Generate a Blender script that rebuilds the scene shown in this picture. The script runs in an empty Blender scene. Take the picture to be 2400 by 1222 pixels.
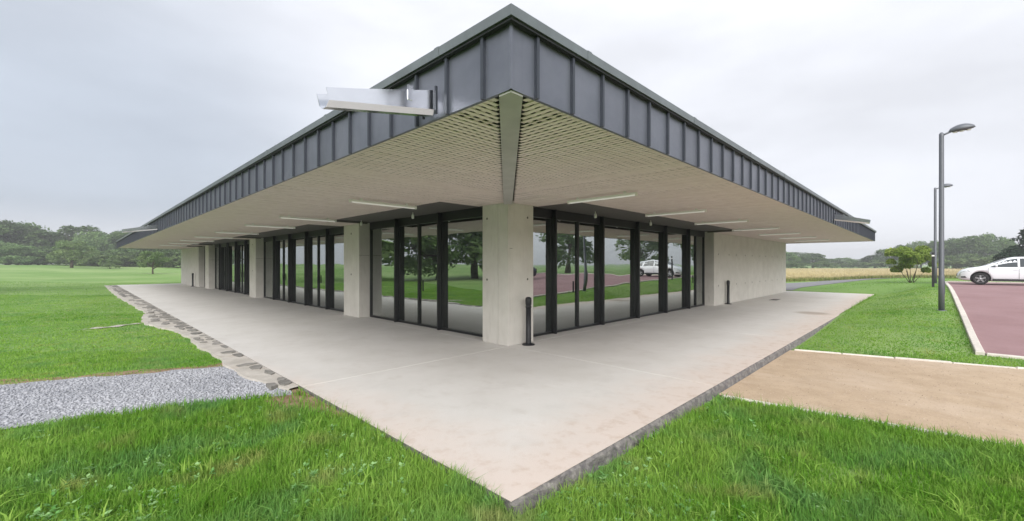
import bpy, bmesh, math, random
import numpy as np
from mathutils import Vector, Matrix
R = math.radians
rng = np.random.default_rng(7)
random.seed(7)
SC = bpy.context.scene
COL = SC.collection

# ------------------------------------------------------------------ camera
# Blender X runs along the right-hand facade, Y along the left-hand facade; the slab corner is the origin.
PHI = R(45.556); CS, SN = math.cos(PHI), math.sin(PHI)
CAM = (-2.171, -2.139, 1.70)
FPX = 997.16
cam = bpy.data.cameras.new('camera'); co = bpy.data.objects.new('camera', cam); COL.objects.link(co)
co.location = CAM; co.rotation_euler = (R(90), 0, -PHI)
cam.sensor_width = 36; cam.lens = FPX / 2400 * 36; cam.shift_y = 8.0 / 2400
cam.clip_start = 0.05; cam.clip_end = 3000
SC.camera = co

# ------------------------------------------------------------------ light
SUN_EL, SUN_AZ = 29, 223           # degrees; azimuth as compass from +Y
w = bpy.data.worlds.new('World'); SC.world = w; w.use_nodes = True
nt = w.node_tree; nt.nodes.clear()
def N(t, **k):
    n = nt.nodes.new(t)
    for a, v in k.items(): setattr(n, a, v)
    return n
out = N('ShaderNodeOutputWorld'); mixs = N('ShaderNodeMixShader'); mixs.inputs[0].default_value = 0.96
sky = N('ShaderNodeTexSky'); sky.sky_type = 'NISHITA'; sky.sun_disc = False
sky.sun_elevation = R(SUN_EL); sky.sun_rotation = R(SUN_AZ)
bg1 = N('ShaderNodeBackground'); bg1.inputs[1].default_value = 0.05
nt.links.new(sky.outputs[0], bg1.inputs[0])
bg2 = N('ShaderNodeBackground'); bg2.inputs[1].default_value = 1.0
tc = N('ShaderNodeTexCoord'); sep = N('ShaderNodeSeparateXYZ'); nt.links.new(tc.outputs['Generated'], sep.inputs[0])
rampz = N('ShaderNodeValToRGB')     # overcast: brighter overhead than at the horizon
cr = rampz.color_ramp; cr.elements[0].position = 0.0; cr.elements[0].color = (.280, .286, .307, 1)
cr.elements[1].position = 0.62; cr.elements[1].color = (.356, .362, .385, 1)
nt.links.new(sep.outputs[2], rampz.inputs[0])
# broad grey cloud deck
mp = N('ShaderNodeMapping'); mp.inputs['Scale'].default_value = (1.0, 1.0, 3.2)
nt.links.new(tc.outputs['Generated'], mp.inputs[0])
nz = N('ShaderNodeTexNoise'); nz.inputs['Scale'].default_value = 1.7; nz.inputs['Detail'].default_value = 5; nz.inputs['Roughness'].default_value = .5
nt.links.new(mp.outputs[0], nz.inputs[0])
mr = N('ShaderNodeMapRange'); mr.inputs[1].default_value = .33; mr.inputs[2].default_value = .67; mr.inputs[3].default_value = .84; mr.inputs[4].default_value = 1.10
nt.links.new(nz.outputs[0], mr.inputs[0])
# the heavier bank of cloud low in the north-west
dotn = N('ShaderNodeVectorMath', operation='DOT_PRODUCT'); nt.links.new(tc.outputs['Generated'], dotn.inputs[0])
_d = Vector((CS * -1.15 + SN, -SN * -1.15 + CS, 0.10)).normalized()
dotn.inputs[1].default_value = _d
mr2 = N('ShaderNodeMapRange'); mr2.interpolation_type = 'SMOOTHSTEP'
mr2.inputs[1].default_value = .80; mr2.inputs[2].default_value = .995; mr2.inputs[3].default_value = 0; mr2.inputs[4].default_value = 1
nt.links.new(dotn.outputs['Value'], mr2.inputs[0])
bankr = N('ShaderNodeMapRange'); bankr.interpolation_type = 'SMOOTHSTEP'   # the bank has a lighter gap under it
bankr.inputs[1].default_value = 0.03; bankr.inputs[2].default_value = 0.11; bankr.inputs[3].default_value = .35; bankr.inputs[4].default_value = 1
nt.links.new(sep.outputs[2], bankr.inputs[0])
bm0 = N('ShaderNodeMath', operation='MULTIPLY'); nt.links.new(mr2.outputs[0], bm0.inputs[0]); nt.links.new(bankr.outputs[0], bm0.inputs[1])
bank = N('ShaderNodeMixRGB'); bank.blend_type = 'MIX'; bank.inputs[2].default_value = (.52, .62, .68, 1); 
mul = N('ShaderNodeMixRGB'); mul.blend_type = 'MULTIPLY'; mul.inputs[0].default_value = 1
nt.links.new(rampz.outputs[0], mul.inputs[1]); nt.links.new(mr.outputs[0], mul.inputs[2])
bmul = N('ShaderNodeMixRGB'); bmul.blend_type = 'MULTIPLY'
bmul.inputs[2].default_value = (.58, .63, .68, 1)
nt.links.new(bm0.outputs[0], bmul.inputs[0]); nt.links.new(mul.outputs[0], bmul.inputs[1])
nt.links.new(bmul.outputs[0], bg2.inputs[0])
nt.links.new(bg1.outputs[0], mixs.inputs[1]); nt.links.new(bg2.outputs[0], mixs.inputs[2]); nt.links.new(mixs.outputs[0], out.inputs[0])

sl = bpy.data.lights.new('sun', 'SUN'); sl.energy = 1.5; sl.angle = R(60); sl.color = (1, .965, .91)
so = bpy.data.objects.new('sun', sl); COL.objects.link(so)
_az = R(SUN_AZ); _el = R(SUN_EL)
sd = Vector((math.sin(_az) * math.cos(_el), math.cos(_az) * math.cos(_el), math.sin(_el)))
so.rotation_euler = sd.to_track_quat('Z', 'Y').to_euler(); so.location = (0, 0, 60)
vs = SC.view_settings; vs.view_transform = 'Standard'; vs.look = 'None'; vs.exposure = 1.68; vs.gamma = 1; vs.use_curve_mapping = False
HAZE = .0014
SC.cycles.volume_bounces = 0; SC.cycles.max_bounces = 8; SC.cycles.transparent_max_bounces = 12; SC.cycles.caustics_reflective = False; SC.cycles.caustics_refractive = False

# ------------------------------------------------------------------ materials
def mat(name, color, rough=.7, metal=0.0, noise=0.0, nscale=8, col2=None, bump=0.0, bscale=60, spec=None, coords='Object', detail=6, obj_rand=0.0):
    m = bpy.data.materials.new(name); m.use_nodes = True; t = m.node_tree
    b = t.nodes['Principled BSDF']; b.inputs['Roughness'].default_value = rough; b.inputs['Metallic'].default_value = metal
    b.inputs['Base Color'].default_value = (*color, 1)
    if spec is not None: b.inputs['Specular IOR Level'].default_value = spec
    tcx = t.nodes.new('ShaderNodeTexCoord') if coords != 'Position' else t.nodes.new('ShaderNodeNewGeometry'); last = None
    if noise > 0 or col2:
        n = t.nodes.new('ShaderNodeTexNoise'); n.inputs['Scale'].default_value = nscale; n.inputs['Detail'].default_value = detail; n.inputs['Roughness'].default_value = .62
        t.links.new(tcx.outputs[coords], n.inputs[0])
        r = t.nodes.new('ShaderNodeValToRGB'); r.color_ramp.elements[0].position = .32; r.color_ramp.elements[1].position = .68
        c2 = col2 or tuple(c * (1 + noise) for c in color); c1 = color if col2 else tuple(c * (1 - noise) for c in color)
        r.color_ramp.elements[0].color = (*c1, 1); r.color_ramp.elements[1].color = (*c2, 1)
        t.links.new(n.outputs[0], r.inputs[0]); last = r.outputs[0]
    if obj_rand > 0:
        oi = t.nodes.new('ShaderNodeObjectInfo'); mrr = t.nodes.new('ShaderNodeMapRange'); mrr.inputs[3].default_value = 1 - obj_rand; mrr.inputs[4].default_value = 1 + obj_rand
        t.links.new(oi.outputs['Random'], mrr.inputs[0])
        mm = t.nodes.new('ShaderNodeMixRGB'); mm.blend_type = 'MULTIPLY'; mm.inputs[0].default_value = 1
        if last is not None: t.links.new(last, mm.inputs[1])
        else: mm.inputs[1].default_value = (*color, 1)
        t.links.new(mrr.outputs[0], mm.inputs[2]); last = mm.outputs[0]
    if last is not None: t.links.new(last, b.inputs['Base Color'])
    if bump > 0:
        n2 = t.nodes.new('ShaderNodeTexNoise'); n2.inputs['Scale'].default_value = bscale; n2.inputs['Detail'].default_value = 8
        t.links.new(tcx.outputs[coords], n2.inputs[0])
        bp = t.nodes.new('ShaderNodeBump'); bp.inputs['Strength'].default_value = bump; bp.inputs['Distance'].default_value = .02
        t.links.new(n2.outputs[0], bp.inputs['Height']); t.links.new(bp.outputs[0], b.inputs['Normal'])
    m['last'] = ''
    return m
def add_layer(m, scale, c, lo, hi, stretch=(1, 1, 1), fac=1.0, detail=5):
    """mix a second stain colour over what the material has"""
    t = m.node_tree; b = t.nodes['Principled BSDF']; inp = b.inputs['Base Color']
    tcx = t.nodes.new('ShaderNodeTexCoord'); mpx = t.nodes.new('ShaderNodeMapping'); mpx.inputs['Scale'].default_value = stretch
    t.links.new(tcx.outputs['Object'], mpx.inputs[0])
    n = t.nodes.new('ShaderNodeTexNoise'); n.inputs['Scale'].default_value = scale; n.inputs['Detail'].default_value = detail; n.inputs['Roughness'].default_value = .6
    t.links.new(mpx.outputs[0], n.inputs[0])
    q = t.nodes.new('ShaderNodeMapRange'); q.inputs[1].default_value = lo; q.inputs[2].default_value = hi; q.inputs[4].default_value = fac
    t.links.new(n.outputs[0], q.inputs[0])
    x = t.nodes.new('ShaderNodeMixRGB'); x.inputs[2].default_value = (*c, 1); t.links.new(q.outputs[0], x.inputs[0])
    if inp.is_linked: t.links.new(inp.links[0].from_socket, x.inputs[1])
    else: x.inputs[1].default_value = inp.default_value
    t.links.new(x.outputs[0], inp)
    return m

M = {}
M['slab'] = mat('slab concrete', (.55, .535, .51), .8, col2=(.62, .605, .585), nscale=.9, bump=.2, bscale=90, obj_rand=.025)
add_layer(M['slab'], 38, (.46, .44, .41), .55, .8, fac=.35)
add_layer(M['slab'], 6, (.50, .47, .43), .56, .72, (1, .45, 1), .35)
add_layer(M['slab'], 2.6, (.49, .465, .44), .52, .75, fac=.5)
add_layer(M['slab'], .55, (.63, .615, .60), .5, .7, (1, 1, 1), .55)
# earth washed onto the open margin of the slab, outside the drip line of nothing in particular: wider at the corner
def slab_margin(m):
    t = m.node_tree; b = t.nodes['Principled BSDF']; inp = b.inputs['Base Color']
    tcx = t.nodes.new('ShaderNodeTexCoord'); s = t.nodes.new('ShaderNodeSeparateXYZ'); t.links.new(tcx.outputs['Object'], s.inputs[0])
    mn = t.nodes.new('ShaderNodeMath'); mn.operation = 'MINIMUM'; t.links.new(s.outputs[0], mn.inputs[0])
    yy = t.nodes.new('ShaderNodeMath'); yy.operation = 'MULTIPLY'; yy.inputs[1].default_value = 1.0; t.links.new(s.outputs[1], yy.inputs[0]); t.links.new(yy.outputs[0], mn.inputs[1])
    # only near the corner on the left side: the left edge further on is swept
    far = t.nodes.new('ShaderNodeMath'); far.operation = 'MULTIPLY_ADD'; far.inputs[1].default_value = .17; t.links.new(s.outputs[1], far.inputs[0]); t.links.new(mn.outputs[0], far.inputs[2])
    n = t.nodes.new('ShaderNodeTexNoise'); n.inputs['Scale'].default_value = 1.3; n.inputs['Detail'].default_value = 6; t.links.new(tcx.outputs['Object'], n.inputs[0])
    ad = t.nodes.new('ShaderNodeMath'); ad.operation = 'MULTIPLY_ADD'; ad.inputs[1].default_value = 1.2; t.links.new(n.outputs[0], ad.inputs[0]); t.links.new(far.outputs[0], ad.inputs[2])
    q = t.nodes.new('ShaderNodeMapRange'); q.interpolation_type = 'SMOOTHSTEP'; q.inputs[1].default_value = .5; q.inputs[2].default_value = 2.0; q.inputs[3].default_value = .75; q.inputs[4].default_value = 0
    t.links.new(ad.outputs[0], q.inputs[0])
    x = t.nodes.new('ShaderNodeMixRGB'); x.inputs[2].default_value = (.60, .50, .435, 1); t.links.new(q.outputs[0], x.inputs[0])
    t.links.new(inp.links[0].from_socket, x.inputs[1])
    n3 = t.nodes.new('ShaderNodeTexNoise'); n3.inputs['Scale'].default_value = 5.5; n3.inputs['Detail'].default_value = 7; n3.inputs['Roughness'].default_value = .65; t.links.new(tcx.outputs['Object'], n3.inputs[0])
    r3 = t.nodes.new('ShaderNodeMapRange'); r3.inputs[1].default_value = .50; r3.inputs[2].default_value = .72; t.links.new(n3.outputs[0], r3.inputs[0])
    m3 = t.nodes.new('ShaderNodeMath'); m3.operation = 'MULTIPLY'; t.links.new(r3.outputs[0], m3.inputs[0]); t.links.new(q.outputs[0], m3.inputs[1])
    x3 = t.nodes.new('ShaderNodeMixRGB'); x3.inputs[2].default_value = (.45, .34, .265, 1); t.links.new(m3.outputs[0], x3.inputs[0]); t.links.new(x.outputs[0], x3.inputs[1]); x = x3
    # a brown puddle stain by the right-hand edge
    ds = t.nodes.new('ShaderNodeVectorMath'); ds.operation = 'DISTANCE'; ds.inputs[1].default_value = (15.6, .75, 0); t.links.new(tcx.outputs['Object'], ds.inputs[0])
    q2 = t.nodes.new('ShaderNodeMapRange'); q2.interpolation_type = 'SMOOTHSTEP'; q2.inputs[1].default_value = .25; q2.inputs[2].default_value = .7; q2.inputs[3].default_value = .7; q2.inputs[4].default_value = 0
    t.links.new(ds.outputs['Value'], q2.inputs[0])
    x2 = t.nodes.new('ShaderNodeMixRGB'); x2.inputs[2].default_value = (.30, .24, .19, 1); t.links.new(q2.outputs[0], x2.inputs[0]); t.links.new(x.outputs[0], x2.inputs[1])
    t.links.new(x2.outputs[0], inp)
slab_margin(M['slab'])
M['slabside'] = mat('rough slab side', (.085, .08, .085), .95, col2=(.24, .225, .21), nscale=14, bump=.9, bscale=30)
M['conc'] = mat('cast concrete', (.56, .54, .505), .85, col2=(.64, .62, .585), nscale=2.2, bump=.15, bscale=70, obj_rand=.03)
add_layer(M['conc'], 5, (.42, .40, .365), .55, .8, (3, 3, .35), .6)
add_layer(M['conc'], 1.1, (.60, .58, .54), .52, .72, (1, 1, .6), .5)
M['beam'] = mat('beam concrete', (.36, .35, .345), .6, col2=(.45, .44, .43), nscale=2.5, bump=.06, bscale=40)
M['joint'] = mat('joint shadow filler', (.10, .095, .085), .95)
M['zinc'] = mat('zinc panel', (.125, .135, .172), .42, .5, col2=(.18, .19, .232), nscale=1.6, obj_rand=.09, coords='Position', bump=.22, bscale=2.6)
M['seam'] = mat('zinc seam', (.055, .062, .080), .45, .5)
M['cope'] = mat('zinc coping', (.155, .175, .185), .40, .5, noise=.16, nscale=3, bump=.1, bscale=5)
M['cope_shade'] = mat('black coping shade', (.016, .018, .022), .6)  # near-black colour stands in for the shadow line under the coping
M['slat'] = mat('soffit slat timber', (.76, .645, .635), .75, col2=(.85, .74, .73), nscale=5)
M['batten'] = mat('soffit batten timber', (.66, .56, .55), .85)
M['cavity'] = mat('cavity felt', (.03, .027, .024), .95)
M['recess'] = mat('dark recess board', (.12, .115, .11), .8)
M['black'] = mat('black window metal', (.010, .011, .013), .38, 0.0)
M['blackm'] = mat('matt black iron', (.013, .014, .018), .5)
M['steel'] = mat('polished steel sheet', (.78, .80, .83), .16, 1.0, noise=.04, nscale=4)
M['white'] = mat('white enamel', (.80, .80, .78), .4)
M['lens'] = mat('frosted diffuser', (.85, .85, .83), .35)
M['tube'] = mat('faint glow diffuser', (.85, .85, .83), .35); M['tube'].node_tree.nodes['Principled BSDF'].inputs['Emission Color'].default_value = (1, .98, .95, 1); M['tube'].node_tree.nodes['Principled BSDF'].inputs['Emission Strength'].default_value = .07  # weak emission added so the diffusers look whiter than the soffit
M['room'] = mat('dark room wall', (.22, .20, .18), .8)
M['lamp'] = mat('grey lamp paint', (.12, .13, .15), .45, .2)
M['kerb'] = mat('pale kerb concrete', (.62, .58, .52), .85, noise=.12, nscale=9, bump=.2, bscale=80, obj_rand=.08)
M['bark'] = mat('bark', (.085, .065, .048), .95, noise=.4, nscale=7, bump=.6, bscale=14)
M['soil'] = mat('bare soil', (.20, .125, .075), .95, col2=(.33, .225, .15), nscale=6, bump=.7, bscale=25)
M['edgebase'] = mat('pale mortar bed', (.37, .345, .31), .9, col2=(.52, .49, .45), nscale=3, bump=.5, bscale=30)
add_layer(M['edgebase'], 2.2, (.36, .30, .24), .55, .7, fac=.6)
M['stone'] = mat('grey stone', (.155, .148, .138), .9, col2=(.25, .24, .22), nscale=5, bump=.5, bscale=25, obj_rand=.22)
M['gravelbed'] = mat('gravel bed', (.20, .205, .225), .95, col2=(.42, .43, .46), nscale=38, bump=1.0, bscale=40)
M['sand'] = mat('sand path', (.40, .30, .20), .95, col2=(.50, .385, .27), nscale=2.4, bump=.35, bscale=60)
add_layer(M['sand'], 45, (.30, .21, .15), .5, .75, fac=.5)
add_layer(M['sand'], 1.0, (.57, .465, .365), .5, .75, (1, .5, 1), .6)
add_layer(M['sand'], 9, (.38, .28, .205), .56, .78, (.5, 1, 1), .55)
M['redpark'] = mat('red asphalt', (.235, .13, .135), .9, col2=(.305, .185, .19), nscale=.5, bump=.3, bscale=80)
add_layer(M['redpark'], 60, (.43, .31, .31), .5, .75, fac=.5)
add_layer(M['redpark'], 3.5, (.25, .16, .165), .52, .75, (1, .25, 1), .5)
M['road'] = mat('grey asphalt', (.20, .20, .21), .9, noise=.15, nscale=2, bump=.3, bscale=60)

# lawn sheet: greens that drift between yellowish and bluish
def lawn_mat():
    m = mat('lawn', (.108, .225, .031), .9, col2=(.158, .285, .052), nscale=.35, bump=.45, bscale=38)
    add_layer(m, 3.0, (.105, .23, .038), .5, .7, fac=.5)
    add_layer(m, 26, (.06, .15, .02), .48, .7, fac=.4)
    add_layer(m, 11, (.19, .31, .075), .58, .75, fac=.5)
    add_layer(m, .07, (.31, .40, .155), .42, .6, (1, 1, 1), .45)
    return m
M['lawn'] = lawn_mat()

def leaf_mat(name, c1, c2, trans=.35, rnd=.15):
    """c1..c2 picked per leaf by the mesh attribute 'v', shifted per tree"""
    m = bpy.data.materials.new(name); m.use_nodes = True; t = m.node_tree; t.nodes.clear()
    o = t.nodes.new('ShaderNodeOutputMaterial'); at = t.nodes.new('ShaderNodeAttribute'); at.attribute_name = 'v'
    r = t.nodes.new('ShaderNodeMixRGB'); r.inputs[1].default_value = (*c1, 1); r.inputs[2].default_value = (*c2, 1); t.links.new(at.outputs['Fac'], r.inputs[0])
    oi = t.nodes.new('ShaderNodeObjectInfo'); q = t.nodes.new('ShaderNodeMapRange'); q.inputs[3].default_value = 1 - rnd; q.inputs[4].default_value = 1 + rnd
    t.links.new(oi.outputs['Random'], q.inputs[0])
    mm = t.nodes.new('ShaderNodeMixRGB'); mm.blend_type = 'MULTIPLY'; mm.inputs[0].default_value = 1; t.links.new(r.outputs[0], mm.inputs[1]); t.links.new(q.outputs[0], mm.inputs[2])
    d = t.nodes.new('ShaderNodeBsdfDiffuse'); tr = t.nodes.new('ShaderNodeBsdfTranslucent'); mx = t.nodes.new('ShaderNodeMixShader'); mx.inputs[0].default_value = trans
    t.links.new(mm.outputs[0], d.inputs[0]); t.links.new(mm.outputs[0], tr.inputs[0]); t.links.new(d.outputs[0], mx.inputs[1]); t.links.new(tr.outputs[0], mx.inputs[2])
    t.links.new(mx.outputs[0], o.inputs[0]); return m
M['blade'] = leaf_mat('grass blade', (.105, .275, .023), (.325, .50, .105), .34, 0)
def patchy(m):
    t = m.node_tree; mm = [n for n in t.nodes if n.type == 'MIX_RGB' and n.blend_type == 'MULTIPLY'][0]; src = mm.inputs[1].links[0].from_socket
    tcx = t.nodes.new('ShaderNodeTexCoord')
    for sc_, c, lo, hi, f in ((1.1, (.13, .30, .11), .50, .66, .6), (1.9, (.40, .38, .15), .56, .72, .6), (.5, (.26, .42, .07), .5, .65, .45)):
        n = t.nodes.new('ShaderNodeTexNoise'); n.inputs['Scale'].default_value = sc_; n.inputs['Detail'].default_value = 4; mpx = t.nodes.new('ShaderNodeMapping'); mpx.inputs['Location'].default_value = (sc_ * 13, 4, 0)
        t.links.new(tcx.outputs['Object'], mpx.inputs[0]); t.links.new(mpx.outputs[0], n.inputs[0])
        q = t.nodes.new('ShaderNodeMapRange'); q.inputs[1].default_value = lo; q.inputs[2].default_value = hi; q.inputs[4].default_value = f; t.links.new(n.outputs[0], q.inputs[0])
        x = t.nodes.new('ShaderNodeMixRGB'); x.inputs[2].default_value = (*c, 1); t.links.new(q.outputs[0], x.inputs[0]); t.links.new(src, x.inputs[1]); src = x.outputs[0]
    t.links.new(src, mm.inputs[1])
patchy(M['blade'])
M['weed'] = leaf_mat('weed leaf', (.12, .31, .075), (.32, .52, .22), .25, 0)
M['oak'] = leaf_mat('oak leaf', (.060, .118, .045), (.165, .24, .095), .25, .4)
M['field tree'] = leaf_mat('pale leaf', (.085, .15, .055), (.21, .28, .115), .25, .12)
M['yellow'] = leaf_mat('yellow green leaf', (.15, .24, .045), (.33, .41, .10), .3, .05)
M['pine'] = leaf_mat('pine needle', (.018, .040, .022), (.045, .075, .040), .15, .1)
M['grain'] = leaf_mat('ripe grain', (.42, .35, .18), (.60, .53, .33), .2, 0)
M['rushes'] = leaf_mat('dry rough grass', (.12, .17, .05), (.30, .30, .11), .2, 0)

def glass_mat():
    m = bpy.data.materials.new('solar glass'); m.use_nodes = True; t = m.node_tree; t.nodes.clear()
    o = t.nodes.new('ShaderNodeOutputMaterial'); g = t.nodes.new('ShaderNodeBsdfGlossy'); g.inputs['Roughness'].default_value = .008; g.inputs[0].default_value = (.88, .93, .92, 1)
    tr = t.nodes.new('ShaderNodeBsdfTransparent'); tr.inputs[0].default_value = (.42, .46, .45, 1)
    lw = t.nodes.new('ShaderNodeLayerWeight'); lw.inputs[0].default_value = .35
    q = t.nodes.new('ShaderNodeMapRange'); q.inputs[1].default_value = 0; q.inputs[2].default_value = 1; q.inputs[3].default_value = .46; q.inputs[4].default_value = .95; t.links.new(lw.outputs['Fresnel'], q.inputs[0])
    n = t.nodes.new('ShaderNodeTexNoise'); n.inputs['Scale'].default_value = .9; n.inputs['Detail'].default_value = 1; tcx = t.nodes.new('ShaderNodeTexCoord'); t.links.new(tcx.outputs['Object'], n.inputs[0])
    bp = t.nodes.new('ShaderNodeBump'); bp.inputs['Strength'].default_value = .10; bp.inputs['Distance'].default_value = .05; t.links.new(n.outputs[0], bp.inputs['Height']); t.links.new(bp.outputs[0], g.inputs['Normal'])
    mx = t.nodes.new('ShaderNodeMixShader'); t.links.new(q.outputs[0], mx.inputs[0]); t.links.new(tr.outputs[0], mx.inputs[1]); t.links.new(g.outputs[0], mx.inputs[2]); t.links.new(mx.outputs[0], o.inputs[0])
    return m
M['glass'] = glass_mat()

# ------------------------------------------------------------------ helpers
def tag(o, label=None, cat=None, group=None, kind=None):
    if label: o['label'] = label
    if cat: o['category'] = cat
    if group: o['group'] = group
    if kind: o['kind'] = kind
    return o
def empty(name, loc=(0, 0, 0), rz=0, parent=None):
    o = bpy.data.objects.new(name, None); COL.objects.link(o); o.location = loc; o.rotation_euler = (0, 0, rz); o.empty_display_size = .3
    if parent: o.parent = parent
    return o
class MB:
    def __init__(s): s.v = []; s.f = []; s.sm = []
    def box(s, x0, x1, y0, y1, z0, z1):
        i = len(s.v)
        s.v += [(x0, y0, z0), (x1, y0, z0), (x1, y1, z0), (x0, y1, z0), (x0, y0, z1), (x1, y0, z1), (x1, y1, z1), (x0, y1, z1)]
        s.f += [(i, i + 3, i + 2, i + 1), (i + 4, i + 5, i + 6, i + 7), (i, i + 1, i + 5, i + 4), (i + 1, i + 2, i + 6, i + 5), (i + 2, i + 3, i + 7, i + 6), (i + 3, i, i + 4, i + 7)]
        s.sm += [False] * 6; return s
    def prism(s, poly, z0, z1):
        """poly counter-clockwise in XY"""
        i = len(s.v); n = len(poly)
        s.v += [(p[0], p[1], z0) for p in poly] + [(p[0], p[1], z1) for p in poly]
        s.f.append(tuple(i + k for k in range(n))[::-1]); s.f.append(tuple(i + n + k for k in range(n)))
        for k in range(n): s.f.append((i + k, i + (k + 1) % n, i + n + (k + 1) % n, i + n + k))
        s.sm += [False] * (n + 2); return s
    def lathe(s, prof, n=16, c=(0, 0, 0)):
        """prof: list of (r, z)"""
        i = len(s.v); m = len(prof)
        for r, z in prof:
            for k in range(n):
                t = 2 * math.pi * k / n; s.v.append((c[0] + r * math.cos(t), c[1] + r * math.sin(t), c[2] + z))
        for j in range(m - 1):
            for k in range(n):
                s.f.append((i + j * n + k, i + j * n + (k + 1) % n, i + (j + 1) * n + (k + 1) % n, i + (j + 1) * n + k)); s.sm.append(True)
        s.f.append(tuple(i + k for k in range(n))[::-1]); s.f.append(tuple(i + (m - 1) * n + k for k in range(n))); s.sm += [False, False]
        return s
    def tube(s, pts, radii, n=8):
        """a tapered tube through points"""
        i = len(s.v); P = [Vector(p) for p in pts]
        for j, p in enumerate(P):
            d = (P[min(j + 1, len(P) - 1)] - P[max(j - 1, 0)]).normalized()
            u = d.cross(Vector((0.13, 1, 0.07))).normalized(); v = d.cross(u)
            for k in range(n):
                t = 2 * math.pi * k / n; q = p + (u * math.cos(t) + v * math.sin(t)) * radii[j]; s.v.append(tuple(q))
        for j in range(len(P) - 1):
            for k in range(n):
                s.f.append((i + j * n + k, i + j * n + (k + 1) % n, i + (j + 1) * n + (k + 1) % n, i + (j + 1) * n + k)); s.sm.append(True)
        s.f.append(tuple(i + k for k in range(n))[::-1]); s.f.append(tuple(i + (len(P) - 1) * n + k for k in range(n))); s.sm += [False, False]
        return s
    def quad(s, a, b, c, d):
        i = len(s.v); s.v += [a, b, c, d]; s.f.append((i, i + 1, i + 2, i + 3)); s.sm.append(False); return s
    def mesh(s, name, m):
        me = bpy.data.meshes.new(name); me.from_pydata(s.v, [], s.f); me.materials.append(m)
        me.polygons.foreach_set('use_smooth', s.sm); me.update(); return me
    def build(s, name, m, parent=None, kind=None, loc=None):
        o = bpy.data.objects.new(name, s.mesh(name, m)); COL.objects.link(o)
        if parent: o.parent = parent
        if kind: o['kind'] = kind
        if loc: o.location = loc
        return o
def inst(name, me, parent=None, loc=(0, 0, 0), rz=0, scale=None):
    o = bpy.data.objects.new(name, me); COL.objects.link(o); o.location = loc; o.rotation_euler = (0, 0, rz)
    if scale: o.scale = scale
    if parent: o.parent = parent
    return o
def copy_tree(o, parent=None):
    c = o.copy(); COL.objects.link(c)
    if parent: c.parent = parent
    for ch in list(o.children): copy_tree(ch, c)
    return c
def np_mesh(name, V, F, m, v=None, smooth=False):
    """V (n,3), F (k,3 or 4) -> mesh; v: attribute per vertex"""
    me = bpy.data.meshes.new(name); V = np.asarray(V, np.float32); F = np.asarray(F, np.int32); k = F.shape[1]
    me.vertices.add(len(V)); me.vertices.foreach_set('co', V.ravel())
    me.loops.add(F.size); me.loops.foreach_set('vertex_index', F.ravel())
    me.polygons.add(len(F)); me.polygons.foreach_set('loop_start', np.arange(0, F.size, k, dtype=np.int32))
    if v is not None:
        a = me.attributes.new('v', 'FLOAT', 'POINT'); a.data.foreach_set('value', np.asarray(v, np.float32))
    if smooth: me.polygons.foreach_set('use_smooth', np.ones(len(F), bool))
    me.materials.append(m); me.update(calc_edges=True); me.validate(); return me
def ss(e0, e1, x):
    t = np.clip((np.asarray(x, float) - e0) / (e1 - e0), 0, 1); return t * t * (3 - 2 * t)
def at(px, Z):
    """ground position of the sight line through picture column px at distance Z in front of the camera"""
    X = (px - 1200) / FPX * Z
    return CAM[0] + CS * X + SN * Z, CAM[1] - SN * X + CS * Z
def cam_XZ(a, b):
    da, db = a - CAM[0], b - CAM[1]
    return da * CS - db * SN, da * SN + db * CS

# ------------------------------------------------------------------ terrain
SA, SB = 29.2, 44.6                   # slab size
def g(a, b):
    a = np.asarray(a, float); b = np.asarray(b, float)
    zl = -.06 + 1.55 * ss(6, 100, -a + np.maximum(0, b - 45))
    Sb = 1 - ss(-2.4, -.15, b); S2 = 1 - ss(-2.0, 6.0, b); t = ss(28.6, 32, a)
    S = Sb * (1 - t) + S2 * t
    zr = -.122 + .132 * ss(9, 17, a) + .56 * ss(9, 31, a) * S
    d = np.hypot(a - 4, b - 4); f = ss(38, 58, d) * ss(0, 10, a)
    zr = zr * (1 - f) + .28 * f
    k = np.maximum(0, d - 6)
    wgt = ss(0, 1, (a - b + .5 + .2 * k) / (1 + .4 * k))
    und = .035 * np.sin(a * .31 + 1) * np.sin(b * .27 + 2) * ss(8, 30, d) * (1 - ss(0, 1, (b + 1) / 2) * ss(-1, 0, a) * (a < SA + 1) * (b < SB + 1))
    return zl * (1 - wgt) + zr * wgt + und
def axis(lo, hi, marks):
    pts = [0.0]; 
    out_ = set()
    x = 0.0
    while x < hi: out_.add(round(x, 3)); x += .25 if x < 12 else (.6 if x < 48 else max(2, x * .08))
    out_.add(hi); x = 0.0
    while x > lo: out_.add(round(x, 3)); x -= .25 if x > -12 else (.6 if x > -30 else max(2, -x * .08))
    out_.add(lo)
    for mk in marks: out_.add(mk)
    return np.array(sorted(out_))
A_ = axis(-900., 900., (.03, .08, SA - .08, SA)); B_ = axis(-900., 900., (.03, .08, SB - .08, SB))
AA, BB = np.meshgrid(A_, B_, indexing='ij'); ZZ = g(AA, BB)
ins = (AA > .05) & (AA < SA - .05) & (BB > .05) & (BB < SB - .05); ZZ[ins] = -.45
na, nb = len(A_), len(B_); idx = np.arange(na * nb).reshape(na, nb)
F_ = np.stack([idx[:-1, :-1], idx[1:, :-1], idx[1:, 1:], idx[:-1, 1:]], -1).reshape(-1, 4)
lawn = inst('lawn', np_mesh('lawn', np.stack([AA, BB, ZZ], -1).reshape(-1, 3), F_, M['lawn'], smooth=True)); lawn['kind'] = 'structure'

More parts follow.
